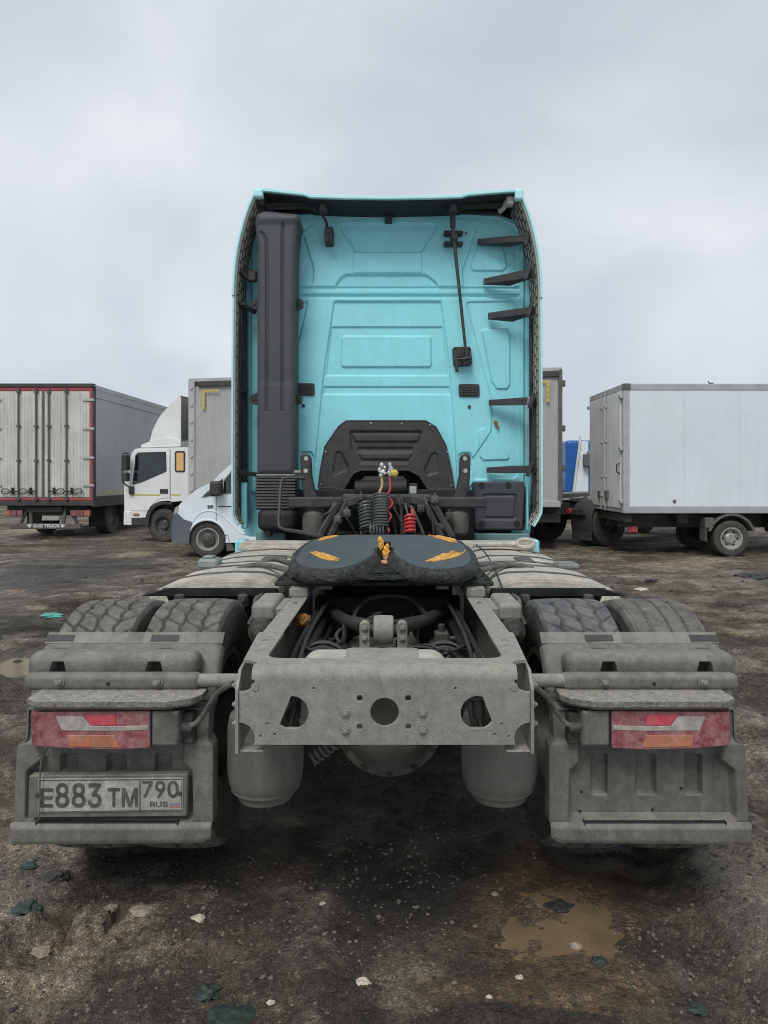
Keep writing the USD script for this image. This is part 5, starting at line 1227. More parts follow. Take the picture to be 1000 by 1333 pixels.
# --- big lorry with a grey box, seen from behind, at the left
YB, XR = 17.0, X_(122, 17.0)
ZT, ZB = Z_(501, YB), Z_(655, YB)
L_ = Thing('box_lorry', 'big lorry with red-framed grubby grey rear doors and grey sides, left edge', 'lorry', (XR - 1.25, YB, 0))
bw = 2.5
body = L_.add('cargo_body', cat(rbox(XR - bw, XR, YB + .03, YB + 8.6, ZB - .02, ZT, .02)), M['curtain'])
L_.add('roof_rail', cat(rbox(XR - .05, XR + .012, YB, YB + 8.6, ZT - .10, ZT + .012, .01), rbox(XR - .01, XR + .02, YB + .1, YB + 8.6, ZT - .30, ZT - .24, .005)), M['alloy'], body)
L_.add('roof_edge', cat(rbox(XR - bw - .01, XR + .01, YB - .06, YB + .12, ZT - .06, ZT + .03, .01)), M['dark_metal'], body)
fx = lambda px: X_(px, YB - .03)
fz = lambda py: Z_(py, YB - .03)
frame = sbox(XR - bw, fz(651.5), XR, fz(503)).difference(sbox(XR - bw + .09, fz(648), XR - .085, fz(508.5)))
L_.add('rear_frame', plate(frame, YB - .03, YB + .06, .006), M['red_frame'])
L_.add('corner_post', rbox(XR - .03, XR + .02, YB - .035, YB + .10, fz(660), ZT - .02, .01), M['dark_metal'])
for x0, x1 in ((XR - bw + .095, fx(54.3)), (fx(57.5), XR - .09)):
    ms = [rbox(x0, x1, YB - .02, YB + .02, fz(647.5), fz(509), .008)]
    n = 14
    for k in range(1, n): ms.append(rbox(x0 + (x1 - x0) * k / n - .012, x0 + (x1 - x0) * k / n + .012, YB - .026, YB, fz(646), fz(511), .005))
    L_.add('rear_door', cat(*ms), M['door_grey'])
L_.add('door_gap', rbox(fx(54.5), fx(57.4), YB - .034, YB, fz(649), fz(508), .006), M['strap'])
for k, px in enumerate((24.5, 47.5, 64, 87)):
    rod = L_.add('lock_rod', cat(cyl((fx(px), YB - .06, fz(652)), (fx(px), YB - .06, fz(505)), .020, 10), *[rbox(fx(px) - .05, fx(px) + .05, YB - .07, YB - .01, fz(y + 1.2), fz(y - 1.2), .005) for y in (510, 554.5, 599.5, 649)]), M['strap'])
    d = -1 if k < 2 else 1
    hx, hz = fx(px), fz(639.5)
    L_.add('lock_handle', cat(bar((hx, YB - .07, hz), (hx + d * .16, YB - .08, hz), .02, .03), tube([(hx + d * .16, YB - .08, hz), (hx + d * .26, YB - .08, hz + .06), (hx + d * .36, YB - .08, hz + .06), (hx + d * .39, YB - .08, hz), (hx + d * .36, YB - .08, hz - .06), (hx + d * .26, YB - .08, hz - .06), (hx + d * .16, YB - .08, hz)], .014, 6),
          rbox(hx + d * .13 - .02, hx + d * .13 + .02, YB - .1, YB - .02, hz - .07, hz + .09, .006)), M['wire'], rod)
for y in (520.5, 558, 596, 632):
    L_.add('hinge', rbox(fx(108), fx(122.5), YB - .05, YB - .01, fz(y + 1.6), fz(y - 1.6), .006), M['alloy'])
    L_.add('hinge', rbox(fx(-13), fx(2), YB - .05, YB - .01, fz(y + 1.6), fz(y - 1.6), .006), M['alloy'])
L_.add('sill_beam', rbox(XR - bw, XR, YB - .03, YB + .3, fz(658.5), fz(652), .01), M['dark_metal'])
L_.add('side_marking', cat(*[rbox(XR - .001, XR + .006, YB + .3 + k * .5, YB + .62 + k * .5, ZB + .20, ZB + .27, .001) for k in range(14)]), M['yellow'])
L_.add('side_rail', cat(rbox(XR - .06, XR + .014, YB + .04, YB + 8.6, ZB - .10, ZB + .16, .01), *[rbox(XR, XR + .02, YB + .3 + k * .6, YB + .36 + k * .6, ZB - .08, ZB + .14, .004) for k in range(13)]), M['frame_in'])
L_.add('chassis', cat(rbox(XR - 1.7, XR - .8, YB + .1, YB + 8.5, .62, ZB - .08, .02), rbox(XR - 2.2, XR - .3, YB + .2, YB + .4, .55, ZB - .06, .02), rbox(XR - .9, XR - .1, YB + 2.2, YB + 4.0, .45, .80, .05)), M['dark_metal'])
for a, b, dpx in ((5, 29, 1), (91, 117, -1)):
    lm = L_.add('rear_lamp', rbox(X_(a, YB), X_(b, YB), YB + .02, YB + .12, Z_(672.5, YB), Z_(664, YB), .01), M['dark_metal'])
    w = (b - a) / 3
    for k in range(3):
        kk = k if dpx > 0 else 2 - k
        L_.add('lamp_lens', rbox(X_(a + w * k + .6, YB), X_(a + w * (k + 1) - .4, YB), YB + .008, YB + .03, Z_(671.5, YB), Z_(665, YB), .004), M[('amber_lens', 'red_glass', 'red_glass')[kk]], lm)
L_.add('rear_plate', rbox(X_(54, YB), X_(77, YB), YB + .02, YB + .04, Z_(677.5, YB), Z_(671.5, YB), .003), M['plate_white'])
bmp = L_.add('underrun_bar', cat(rbox(X_(15, YB), X_(107, YB), YB - .10, YB + .0, Z_(688.3, YB), Z_(681.5, YB), .01)), M['strap'])
L_.add('lettering', text_fit('GUS TRUCK', X_(43.5, YB - .1), X_(77.5, YB - .1), Z_(686.6, YB - .1), Z_(682.2, YB - .1), YB - .101, .004), M['white_paint'], bmp)
def heart(cx, cz, r):
    t = np.linspace(0, 2 * math.pi, 28, endpoint=False)
    return Polygon(np.stack([cx + r * 16 * np.sin(t) ** 3 / 16, cz + r * (13 * np.cos(t) - 5 * np.cos(2 * t) - 2 * np.cos(3 * t) - np.cos(4 * t)) / 16], 1))
for px in (38.5, 81.5):
    h = heart(X_(px, YB - .1), Z_(684.4, YB - .1), .05)
    L_.add('heart_mark', plate(h.difference(h.buffer(-.014).intersection(sbox(-99, Z_(684.0, YB), 99, 99))), YB - .106, YB - .1), M['white_paint'], bmp)
for px, q in ((36, 27), (40, 40), (86, 82), (90, 101)):
    L_.add('bar_stay', bar(W(px, 661, YB + .15), W(q, 682, YB), .07, .05), M['dark_metal'])
for x in (XR - .45, XR - 2.05):
    for yy in (YB + 1.9, YB + 6.8):
        wm = lathe([(-.15, .27), (-.17, .36), (-.15, .45), (-.12, .46), (.12, .46), (.15, .45), (.17, .36), (.15, .27)], 40, 'x', (x, yy, .45))
        p = L_.add('wheel', lathe([(-.10, 0), (-.10, .24), (-.14, .27), (.14, .27), (.10, .24), (.10, 0)], 28, 'x', (x, yy, .45)), M['rim_dark'])
        L_.add('tyre', wm, M['tyre_far'], p)
    L_.add('mudguard_flap', rbox(x - .22, x + .22, YB + 1.28, YB + 1.30, .2, .7, .005), M['dark_metal'])
L_.add('drop_tank', cat(hullp([W(66, 700, YB + 1.0), W(93, 700, YB + 1.0), W(75, 690, YB + 1.0), W(98, 690, YB + 1.0), W(70, 700, YB + 1.4), W(93, 700, YB + 1.4), W(98, 690, YB + 1.4)])), M['dark_metal'])
L_.add('cab', softbox(XR - 2.4, XR - .1, YB + 9.0, YB + 11.0, .5, 2.8, .15), M['white_paint'])

# --- white lorry in profile, facing left: flat-nosed cab with wind deflector, long grey curtained body
AW = 168.2
WL = Thing('curtain_lorry', 'white flat-nosed lorry with roof wind deflector and long grey curtain-sided body, facing left', 'lorry', (X_(161.5, 16.25), 16.25, 0), AW, local=True)
SC = .00330
def w3(pts, z0=1160, x0=60, sc=SC):      # points read off an enlarged view of the photograph, as local metres
    return [(-(a - x0) * sc, (z0 - b) * sc) for a, b in pts]
wd = 2.05
cabo = rounded(Polygon(w3([(62, 1040), (62, 930), (60, 770), (66, 735), (84, 700), (118, 545), (140, 518), (170, 510), (520, 505), (585, 512), (590, 540), (590, 790), (555, 800), (550, 870), (428, 880), (395, 872), (330, 878), (285, 905), (255, 950), (235, 990), (120, 995), (120, 1040)])), .02)
cab_ = WL.add('cab', plate(cabo, 0, -wd, .035), M['white_paint'], smooth=25)
WL.add('windscreen', hullp([(x, y, z) for (x, z) in w3([(82, 705), (116, 555)]) for y in (-.12, -wd + .12) for x in (x + .004, x - .02)]), M['car_glass'], cab_)
door = WL.add('door', plate(rounded(Polygon(w3([(104, 760), (138, 540), (165, 522), (400, 518), (408, 560), (410, 850), (330, 862), (280, 900), (245, 945), (104, 945)])), .02), .010, -.02, .006), M['white_paint'], cab_)
win = rounded(Polygon(w3([(128, 765), (150, 560), (172, 540), (382, 537), (387, 660), (384, 672), (200, 745)])), .012)
WL.add('door_window', plate(win, .016, -.006, .003), M['interior'], cab_)
WL.add('window_pane', plate(win.buffer(-.03), .022, .018, 0), M['car_glass'], cab_)
WL.add('window_seal', plate(win.difference(win.buffer(-.03)), .024, .0, .004), M['black'], cab_)
rw = rounded(Polygon(w3([(448, 532), (524, 532), (524, 676), (448, 676)])), .05)
WL.add('rear_window', plate(rw.buffer(-.03), .010, -.004, 0), mat('orange_curtain', (.52, .30, .11), (.60, .38, .17), 14, .7), cab_, label='small rear cab window with an orange curtain')
WL.add('rear_window_seal', plate(rw.difference(rw.buffer(-.035)), .020, -.002, .005), M['black'], cab_)
WL.add('door_handle', plate(rounded(Polygon(w3([(338, 793), (397, 793), (397, 824), (338, 824)])), .01), .03, .0, .008), M['black'], cab_)
WL.add('yellow_stripe', cat(plate(sbox(*w3([(338, 839)])[0], *w3([(104, 829)])[0]), .014, .0), plate(sbox(*w3([(490, 837)])[0], *w3([(416, 828)])[0]), .004, -.01)), M['yellow'], cab_)
WL.add('door_seam', plate(sbox(*w3([(414, 870)])[0], *w3([(410, 520)])[0]), .003, -.02), M['strap'], cab_)
WL.add('side_marker', plate(rounded(Polygon(w3([(132, 962), (178, 962), (178, 980), (132, 980)])), .01), .016, 0, .005), M['amber_lens'], cab_)
WL.add('wheel_arch', plate(Polygon(w3([(225, 1000), (235, 960), (262, 915), (305, 888), (360, 878), (428, 884), (428, 900), (360, 900), (310, 915), (275, 945), (258, 985), (250, 1045), (120, 1045), (120, 995)])).buffer(0), .02, -.45, .008), M['black'], cab_)
WL.add('bumper_end', plate(rounded(Polygon(w3([(58, 1045), (60, 950), (120, 950), (122, 1045)])), .02), .014, -wd - .01, .01), M['white_paint'], cab_)
mr = WL.add('mirror_arm', cat(tube([(*w3([(120, 560)])[0][:1], .12, w3([(120, 548)])[0][1]), (w3([(90, 560)])[0][0], .2, w3([(90, 552)])[0][1]), (w3([(84, 650)])[0][0], .2, w3([(84, 650)])[0][1]), (w3([(92, 740)])[0][0], .2, w3([(92, 745)])[0][1]), (w3([(122, 790)])[0][0], .02, w3([(122, 790)])[0][1])], .016, 8, 4)), M['black'])
def lpt(a, b, y): x, z = w3([(a, b)])[0]; return np.array([x, y, z])
WL.add('mirror', softbox(lpt(130, 0, 0)[0], lpt(98, 0, 0)[0], .10, .28, lpt(0, 665, 0)[2], lpt(0, 555, 0)[2], .03), M['black'])
WL.add('mirror', softbox(lpt(128, 0, 0)[0], lpt(100, 0, 0)[0], .10, .26, lpt(0, 740, 0)[2], lpt(0, 680, 0)[2], .03), M['black'])
WL.add('mirror_foot', softbox(lpt(142, 0, 0)[0], lpt(108, 0, 0)[0], 0.0, .08, lpt(0, 828, 0)[2], lpt(0, 775, 0)[2], .02), M['black'])
# wind deflector: hollow, open at the back
def3 = np.array(smooth_path([(*p, 0) for p in w3([(180, 500), (236, 462), (262, 385), (320, 285), (400, 205), (455, 150), (470, 148)])], 4))[:, :2]
outer = Polygon(list(map(tuple, def3)) + w3([(475, 170), (474, 495)]))
dm = WL.add('wind_deflector', plate(outer, -.10, -.13, .02), M['white_paint'])
WL.add('deflector_side', plate(outer, -wd + .13, -wd + .10, .0), M['white_paint'], dm)
front = Polygon(np.vstack([def3, def3[::-1] + np.array([-.03, -.01])])).buffer(.001)
WL.add('deflector_front', plate(front, -.115, -wd + .115, .0), M['white_paint'], dm)
WL.add('deflector_base', plate(rounded(Polygon(w3([(176, 506), (182, 485), (240, 465), (395, 440), (425, 445), (478, 470), (478, 500)])), .015), -.06, -wd + .06, .02), M['white_paint'], dm)
WL.add('deflector_inside', cat(plate(Polygon(w3([(474, 170), (590, 210), (590, 500), (474, 498)])).buffer(0), -wd + .14, -wd + .12, 0), bar(lpt(545, 260, -.9), lpt(555, 480, -.5), .05, .05)), mat('beige_inside', (.22, .20, .155), (.28, .255, .2), 6, .7), dm)
WL.add('cab_back', plate(Polygon(w3([(585, 520), (605, 530), (605, 800), (560, 800), (585, 780)])).buffer(0), -.05, -wd + .05, .01), M['interior'], cab_)
far_wheel(WL, lpt(345, 0, 0)[0], -.18, .385, .24, 1, 'rim_dark', sunk=.0)
far_wheel(WL, lpt(345, 0, 0)[0], -wd + .18, .385, .24, -1, 'rim_dark')
# body
bx0 = -1.72; bL = 8.05; bz0, bz1 = .98, 3.66; bwid = 2.45; by = .12
def curtain_sheet(x0, x1, z0, z1, y, nx=150, nz=60, seed=2):
    xs, zs = np.meshgrid(np.linspace(x0, x1, nx), np.linspace(z0, z1, nz), indexing='ij')
    N = meshkit.fbm(np.stack([xs * .9, zs * .7, xs * 0], -1), 3, seed) - .5
    fold = .02 * np.sin(xs * 7 + zs * 1.2 + 4 * N) * np.clip((zs - z0) / (z1 - z0) * .3 + .25, 0, 1) + .05 * N
    edge = np.clip(np.minimum(np.minimum(xs - x0 if x1 > x0 else x0 - xs, np.abs(x1 - xs)), np.minimum(zs - z0, z1 - zs)) / .15, 0, 1)
    ys = y + fold * edge
    v = np.stack([xs, ys, zs], -1).reshape(-1, 3)
    i, j = np.meshgrid(np.arange(nx - 1), np.arange(nz - 1), indexing='ij')
    q = np.stack([i * nz + j, (i + 1) * nz + j, (i + 1) * nz + j + 1, i * nz + j + 1], -1).reshape(-1, 4)
    return trimesh.Trimesh(v, np.vstack([q[:, [0, 1, 2]], q[:, [0, 2, 3]]]), process=False)
bb = WL.add('cargo_body', rbox(bx0, bx0 - bL, by - .06, by - bwid, bz0, bz1 - .01, .02), M['curtain_beige'])
WL.add('side_curtain', curtain_sheet(bx0 - .02, bx0 - bL + .02, bz0 + .02, bz1 - .16, by), M['curtain_beige'], bb, smooth=True)
WL.add('roof_rail', cat(rbox(bx0 + .02, bx0 - bL - .02, by - .05, by + .05, bz1 - .06, bz1 + .02, .01)), M['alloy'], bb)
WL.add('curtain_track', rbox(bx0 - .2, bx0 - bL + .03, by - .04, by + .06, bz1 - .17, bz1 - .062, .008), M['dark_metal'], bb)
WL.add('corner_post', cat(rbox(bx0 + .03, bx0 - .12, by - .2, by + .055, bz0 - .05, bz1 - .02, .02), *[cyl((bx0 - .06, by + .05, z), (bx0 - .06, by + .085, z), .03, 10) for z in np.linspace(bz0 + .2, bz1 - .2, 7)]), M['curtain'], bb)
WL.add('corner_post', cat(rbox(bx0 - bL + .05, bx0 - bL - .03, by - .2, by + .05, bz0 - .05, bz1 - .02, .015), *[rbox(bx0 - bL - .02, bx0 - bL - .09, by - .1, by + .02, z, z + .12, .01) for z in (1.6, 2.4, 3.3)]), M['strap'], bb)
for x0_, d in ((bx0 - .32, -1), (bx0 - bL + .22, 1)):
    seg = [rbox(x0_ + d * k * .10, x0_ + d * (k * .10 + .085), by + .062, by + .068, bz1 - .29, bz1 - .24, .001) for k in range(4)] + [rbox(x0_, x0_ + d * .06, by + .062, by + .068, bz1 - .37 - k * .10, bz1 - .285 - k * .10, .001) for k in range(4)]
    WL.add('corner_marking', cat(*seg), M['yellow'], bb)
WL.add('curtain_strap', cat(*[rbox(bx0 - .5 - k * .65 - .02, bx0 - .5 - k * .65 + .02, by + .04, by + .055, bz0 - .12, bz0 + .35, .003) for k in range(12)]), M['strap'], bb)
WL.add('side_board', rbox(bx0, bx0 - bL, by - .02, by + .055, bz0 - .10, bz0 + .03, .01), M['alloy'], bb)
WL.add('chassis', cat(rbox(-.9, bx0 - bL + .1, -.6, -1.5, .55, .9, .02), rbox(bx0 - .6, bx0 - 2.2, -.02, -.5, .42, .85, .03), rbox(bx0 - 6.9, bx0 - bL, -.1, -2.1, .55, .75, .02)), M['dark_metal'])
for x in (bx0 - 5.6,):
    far_wheel(WL, x, -.2, .385, .3, 1); far_wheel(WL, x, -wd + .1, .385, .3, -1)

# --- light blue-white van in front of it
VY = 13.0
V = Thing('delivery_van', 'pale white van with slate plastic front bumper, half hidden by the turquoise cab', 'van', (X_(224.5, VY), VY, 0), 180, local=True)
v3 = lambda pts: w3(pts, 1250, 392, .00268)
vw = 2.05
wc = v3([(630, 1122)])[0]
body_o = Polygon(v3([(395, 1130), (392, 1000), (402, 945), (425, 905), (470, 850), (560, 780), (665, 728), (720, 670), (790, 610), (860, 560), (930, 540), (1600, 530), (2350, 535), (2400, 560), (2440, 1150), (2030, 1150), (780, 1146), (520, 1152), (420, 1148)]))
arch = Point(*wc).buffer(.345, 24)
arch2 = Point(wc[0] - 3.3, wc[1]).buffer(.345, 24)
body_o = rounded(body_o.difference(arch).difference(arch2), .012)
vb_ = V.add('body', plate(body_o, 0, -vw, .05), M['van_paint'], smooth=30)
V.add('arch_lining', cat(*[plate(Point(cx, wc[1]).buffer(.36, 20).intersection(sbox(cx - .4, .30, cx + .4, 1.2)), -.28, -vw + .28) for cx in (wc[0], wc[0] - 3.3)]), M['shadow_black'], vb_)
V.add('wheel_arch_lip', plate(Point(*wc).buffer(.375, 24).difference(Point(*wc).buffer(.335, 24)).intersection(sbox(wc[0] - 1, .42, wc[0] + 1, 2)), .018, -.03, .010), M['van_paint'], vb_)
bp = rounded(Polygon(v3([(388, 1140), (390, 1010), (402, 950), (425, 942), (470, 985), (530, 1005), (515, 1060), (505, 1155), (410, 1150)])), .02)
V.add('bumper', plate(bp, .022, -vw - .022, .02), M['navy_plastic'], vb_)
V.add('headlamp', plate(rounded(Polygon(v3([(402, 950), (412, 905), (436, 892), (428, 930), (416, 955)])), .006), .016, -.3, .006), M['chrome'], vb_)
V.add('windscreen', plate(Polygon(v3([(668, 722), (790, 606), (800, 612), (684, 728)])), -.12, -vw + .12), M['interior'], vb_)
qw = rounded(Polygon(v3([(584, 840), (660, 768), (690, 745), (692, 826)])), .006)
dw = rounded(Polygon(v3([(735, 815), (738, 722), (800, 645), (870, 590), (960, 575), (985, 800)])), .012)
for nm, pw in (('quarter_window', qw), ('door_window', dw)):
    V.add(nm, plate(pw, .004, -.02, 0), M['interior'], vb_)
    V.add('window_pane', plate(pw.buffer(-.02), .008, .005, 0), M['car_glass'], vb_)
V.add('window_surround', plate(Polygon(v3([(690, 828), (690, 742), (738, 705), (740, 815)])).buffer(0), .010, -.01, .003), M['black'], vb_)
V.add('mirror', softbox(v3([(742, 0)])[0][0], v3([(668, 0)])[0][0], .06, .26, v3([(0, 826)])[0][1], v3([(0, 722)])[0][1], .05), M['black'])
V.add('door_seam', cat(plate(sbox(*v3([(694.5, 995)])[0], *v3([(691, 830)])[0]), .003, -.05), plate(LineString(v3([(692, 995), (712, 1040), (775, 1100), (785, 1140)])).buffer(.004), .003, -.05)), M['strap'], vb_)
V.add('badge', plate(rounded(Polygon(v3([(632, 890), (672, 888), (672, 908), (634, 912)])), .008), .008, 0, .003), M['strap'], vb_)
V.add('side_moulding', plate(sbox(*v3([(900, 901)])[0], *v3([(706, 894)])[0]), .008, 0, .002), M['strap'], vb_)
V.add('fender_crease', plate(LineString(smooth_path([(*p, 0) for p in v3([(535, 1000), (560, 960), (620, 930), (700, 940), (790, 1010), (860, 1080), (920, 1085)])], 5)[:, :2]).buffer(.012), .012, -.02, .010), M['van_paint'], vb_)
V.add('mud_flap', hullp([(x, y, z) for (x, z) in v3([(745, 1050), (760, 1048), (815, 1200), (765, 1205)]) for y in (-.02, -.26)]), M['strap'], vb_)
for dx in (0, -3.3):
    for yy, o in ((-.14, 1), (-vw + .14, -1)):
        far_wheel(V, wc[0] + dx, yy, .338, .2, o, 'rim', z=.335, rr=.60)
        V.add('hub_cover', lathe([(0, .13), (.03, .12), (.05, .06), (.05, 0)] if o > 0 else [(0, .13), (-.03, .12), (-.05, .06), (-.05, 0)], 24, 'y', (wc[0] + dx, yy + o * .06, .335)), M['rim_dark'])
V.add('underbody', rbox(-.3, -5.3, -.15, -vw + .15, .25, .5, .03), M['shadow_black'])

# --- white box truck at the right edge, seen from its side and rear corner
BT = Thing('box_truck', 'small lorry with plain white box body and closed rear doors, right edge', 'lorry', (X_(812, 13.3), 13.3, 0), .3, local=True)
bz0, bz1, bL, bW = .810, 3.245, 4.4, 2.2
bx_ = BT.add('cargo_box', rbox(.02, bL, .012, bW - .01, bz0 + .02, bz1 - .02, .01), M['box_white'])
for k in range(4):
    a, b = .10 + k * 1.05, .10 + (k + 1) * 1.05 - .004
    BT.add('side_panel', rbox(a, b, .004, .02, bz0 + .12, bz1 - .12, .002), M['box_white'], bx_)
BT.add('top_rail', rbox(0, bL, -.006, .05, bz1 - .13, bz1, .012), M['alloy'], bx_)
BT.add('roof_sheet', rbox(0, bL, .05, bW, bz1 - .02, bz1 - .004, .004), M['alloy'], bx_)
BT.add('bottom_rail', rbox(0, bL, -.008, .05, bz0 - .01, bz0 + .13, .012), M['alloy'], bx_)
BT.add('corner_post', rbox(-.006, .12, -.004, .05, bz0 + .12, bz1 - .12, .012), M['alloy'], bx_)
BT.add('corner_cap', rbox(-.012, .14, -.012, .06, bz1 - .13, bz1 + .006, .015), M['strap'], bx_)
BT.add('rear_frame', cat(rbox(-.012, .03, .05, bW, bz1 - .12, bz1, .008), rbox(-.012, .03, .05, bW, bz0, bz0 + .07, .008), rbox(-.012, .03, .05, .09, bz0, bz1, .006), rbox(-.012, .03, bW - .04, bW, bz0, bz1, .006)), M['alloy'], bx_)
for y0, y1 in ((.10, bW / 2 - .012), (bW / 2 + .012, bW - .05)):
    dr = BT.add('rear_door', rbox(-.026, .02, y0, y1, bz0 + .08, bz1 - .13, .010), M['box_door'])
for yy in (bW / 2 - .14, bW / 2 + .14):
    BT.add('lock_rod', cat(cyl((-.05, yy, bz0 + .02), (-.05, yy, bz1 - .06), .015, 8), *[rbox(-.07, -.02, yy - .035, yy + .035, z - .02, z + .02, .004) for z in (bz0 + .3, 1.5, 2.2, 2.9)]), M['alloy'])
for z in (1.02, 2.02, 3.0):
    for yy in (.07, bW - .02):
        BT.add('hinge', rbox(-.06, -.01, yy - .07, yy + .07, z - .035, z + .035, .008), M['alloy'])
BT.add('door_pull', tube([(-.03, .12, 1.55), (-.09, .12, 1.58), (-.09, .12, 1.72), (-.03, .12, 1.75)], .014, 8), M['wire'])
BT.add('lock_handle', cat(rbox(-.08, -.03, bW / 2 - .30, bW / 2 - .16, 1.05, 1.22, .01), rbox(-.07, -.03, bW / 2 + .18, bW / 2 + .34, 1.05, 1.2, .01)), M['strap'])
BT.add('roof_marker', cat(rbox(1.62, 1.70, 0.0, .05, bz1, bz1 + .02, .004), tube([(1.62, .02, bz1 + .02), (1.6, .02, bz1 + .05)], .01, 6)), M['strap'])
BT.add('body_marker', rbox(.93, .99, -.012, .008, bz0 + .19, bz0 + .25, .006), M['strap'])
BT.add('chassis', cat(rbox(.1, bL, .55, .65, .50, bz0 - .02, .01), rbox(.1, bL, 1.3, 1.4, .50, bz0 - .02, .01), rbox(.05, .2, .1, bW - .1, .62, bz0 - .02, .02), rbox(1.1, 1.3, .2, 1.7, .6, bz0 - .01, .01), rbox(2.9, 3.9, .12, .5, .42, .76, .04)), M['dark_metal'])
BT.add('side_marker', rbox(X_(819, 13.5) - X_(812, 13.3), X_(832, 13.5) - X_(812, 13.3), .24, .30, .42, .54, .01), M['red_frame'])
BT.add('marker_lens', rbox(.22, .29, .225, .245, .43, .53, .006), M['bright_red'])
far_wheel(BT, 2.05, .13, .335, .22, -1, 'rim', z=.325, spokes=6, rr=.60)
far_wheel(BT, 2.05, .38, .335, .2, -1, 'rim_dark', z=.325)
far_wheel(BT, 2.05, 1.72, .335, .2, 1, 'rim_dark', z=.325); far_wheel(BT, 2.05, 1.48, .335, .2, 1, 'rim_dark', z=.325)
ac_ = Point(2.05, .34).buffer(.46, 24).difference(Point(2.05, .34).buffer(.41, 24)).intersection(sbox(1.4, .46, 2.8, 1.2))
BT.add('wheel_arch', plate(ac_, .0, .32, .008), M['strap'])
BT.add('mud_flap', cat(rbox(1.56, 1.58, .02, .30, .27, .6, .004), rbox(1.55, 1.72, .01, .26, .52, .72, .02)), M['strap'])
BT.add('rear_axle', cyl((2.05, .3, .325), (2.05, 1.6, .325), .07), M['dark_metal'])
BT.add('side_lamp', rbox(2.78, 2.90, -.012, .004, bz0 - .10, bz0 - .03, .006), M['amber_lens'])
BT.add('cab', softbox(bL + .1, bL + 1.7, .05, 1.9, .4, 2.15, .12), M['white_paint'])
far_wheel(BT, bL + .8, .15, .335, .22, -1, 'rim', z=.325)

# --- dark tractor chassis behind the box truck
hd = math.degrees(math.atan2(.50, .866))
DT = Thing('dark_tractor', 'black tractor unit chassis with large rear wheel, behind the white box truck', 'truck', (X_(706, 15.9), 15.9, 0), hd, local=True)
DT.add('chassis', cat(rbox(-.4, 5.0, -.42, -.34, .65, .92, .01), rbox(-.4, 5.0, .34, .42, .65, .92, .01), rbox(-.42, -.36, -.42, .42, .62, .95, .01), rbox(1.2, 4.5, -1.1, -.5, .45, 1.0, .08), rbox(1.2, 4.5, .5, 1.1, .45, 1.0, .08)), M['dark_metal'])
DT.add('fifth_wheel', cat(moved(cyl((0, 0, 1.02), (0, 0, 1.09), .45), (.85, 0, 0)), rbox(.4, 1.3, -.5, .5, .95, 1.02, .01)), M['strap'])
for s in (-1, 1):
    gdp = [(.85 - .58 * math.cos(a), .50 + .58 * math.sin(a)) for a in np.linspace(-.3, 1.9, 16)]
    ring = Polygon(gdp + [(.85 + (x - .85) * .97, .5 + (z - .5) * .97) for x, z in gdp[::-1]])
    DT.add('mudguard', plate(ring, s * .62, s * 1.22, .0), M['dark_metal'])
    DT.add('mud_flap', rbox(.30, .32, s * .62, s * 1.2, .12, .45, .006), M['dark_metal'])
    far_wheel(DT, .85, s * 1.06, .5, .3, s, 'rim_dark', z=.49); far_wheel(DT, .85, s * .74, .5, .3, s, 'rim_dark', z=.49)
    lm = DT.add('tail_lamp', rbox(.18, .25, s * .6, s * 1.1, .66, .80, .02), M['dark_metal'])
    DT.add('lamp_lens', lathe([(0, .07), (-.02, .06), (-.03, 0)], 20, 'x', (.18, s * .66, .74)), M['bright_red'], lm)
    far_wheel(DT, 4.4, s * 1.0, .5, .3, s, 'rim_dark', z=.49)
DT.add('deck_pipe', cat(tube([(-.3, .3, .98), (.2, .0, 1.08), (1.0, -.2, 1.12), (1.9, -.3, 1.06)], .03, 8, 4), tube([(-.1, -.4, .98), (.6, -.45, 1.0), (1.5, -.6, 1.1)], .03, 8, 4), rbox(1.5, 2.2, -.5, .5, .96, 1.04, .01)), M['alloy'])
DT.add('cab', softbox(3.6, 5.6, -1.2, 1.2, .8, 2.9, .15), M['strap'])
# --- blue and white cab further off
BY = 24.0
BC = Thing('blue_truck', 'bright blue and white truck cab showing between grey curtain body and white box', 'truck', (X_(775, BY), BY, 0))
bxa, bxb = X_(737, BY), X_(830, BY)
bcab = BC.add('cab', cat(softbox(bxa, bxb, BY, BY + 2.2, .9, Z_(573, BY), .12), rbox(bxa + .1, bxb - .1, BY + .2, BY + 2.0, .5, .95, .03)), M['blue'])
BC.add('white_panel', plate(Polygon([(X_(757, BY), Z_(574, BY)), (X_(766, BY), Z_(575, BY)), (X_(766, BY), Z_(640, BY)), (X_(748, BY), Z_(640, BY))]), BY - .02, BY + .05, .01), M['van_paint'], bcab)
BC.add('side_strip', bar(W(756, 567, BY - .03), W(746.5, 641, BY - .03), .10, .06), M['box_door'], bcab)
BC.add('mirror', softbox(X_(757.5, BY), X_(768, BY), BY - .3, BY - .1, Z_(608, BY), Z_(591, BY), .05), M['navy_plastic'])
BC.add('chassis', rbox(bxa - .3, bxb + 2, BY + .3, BY + 1.8, .5, .95, .03), M['dark_metal'])
for x in (bxa + .9, bxb + 1.2):
    far_wheel(BC, x, BY + .2, .5, .3, -1, 'rim_dark', z=.49)

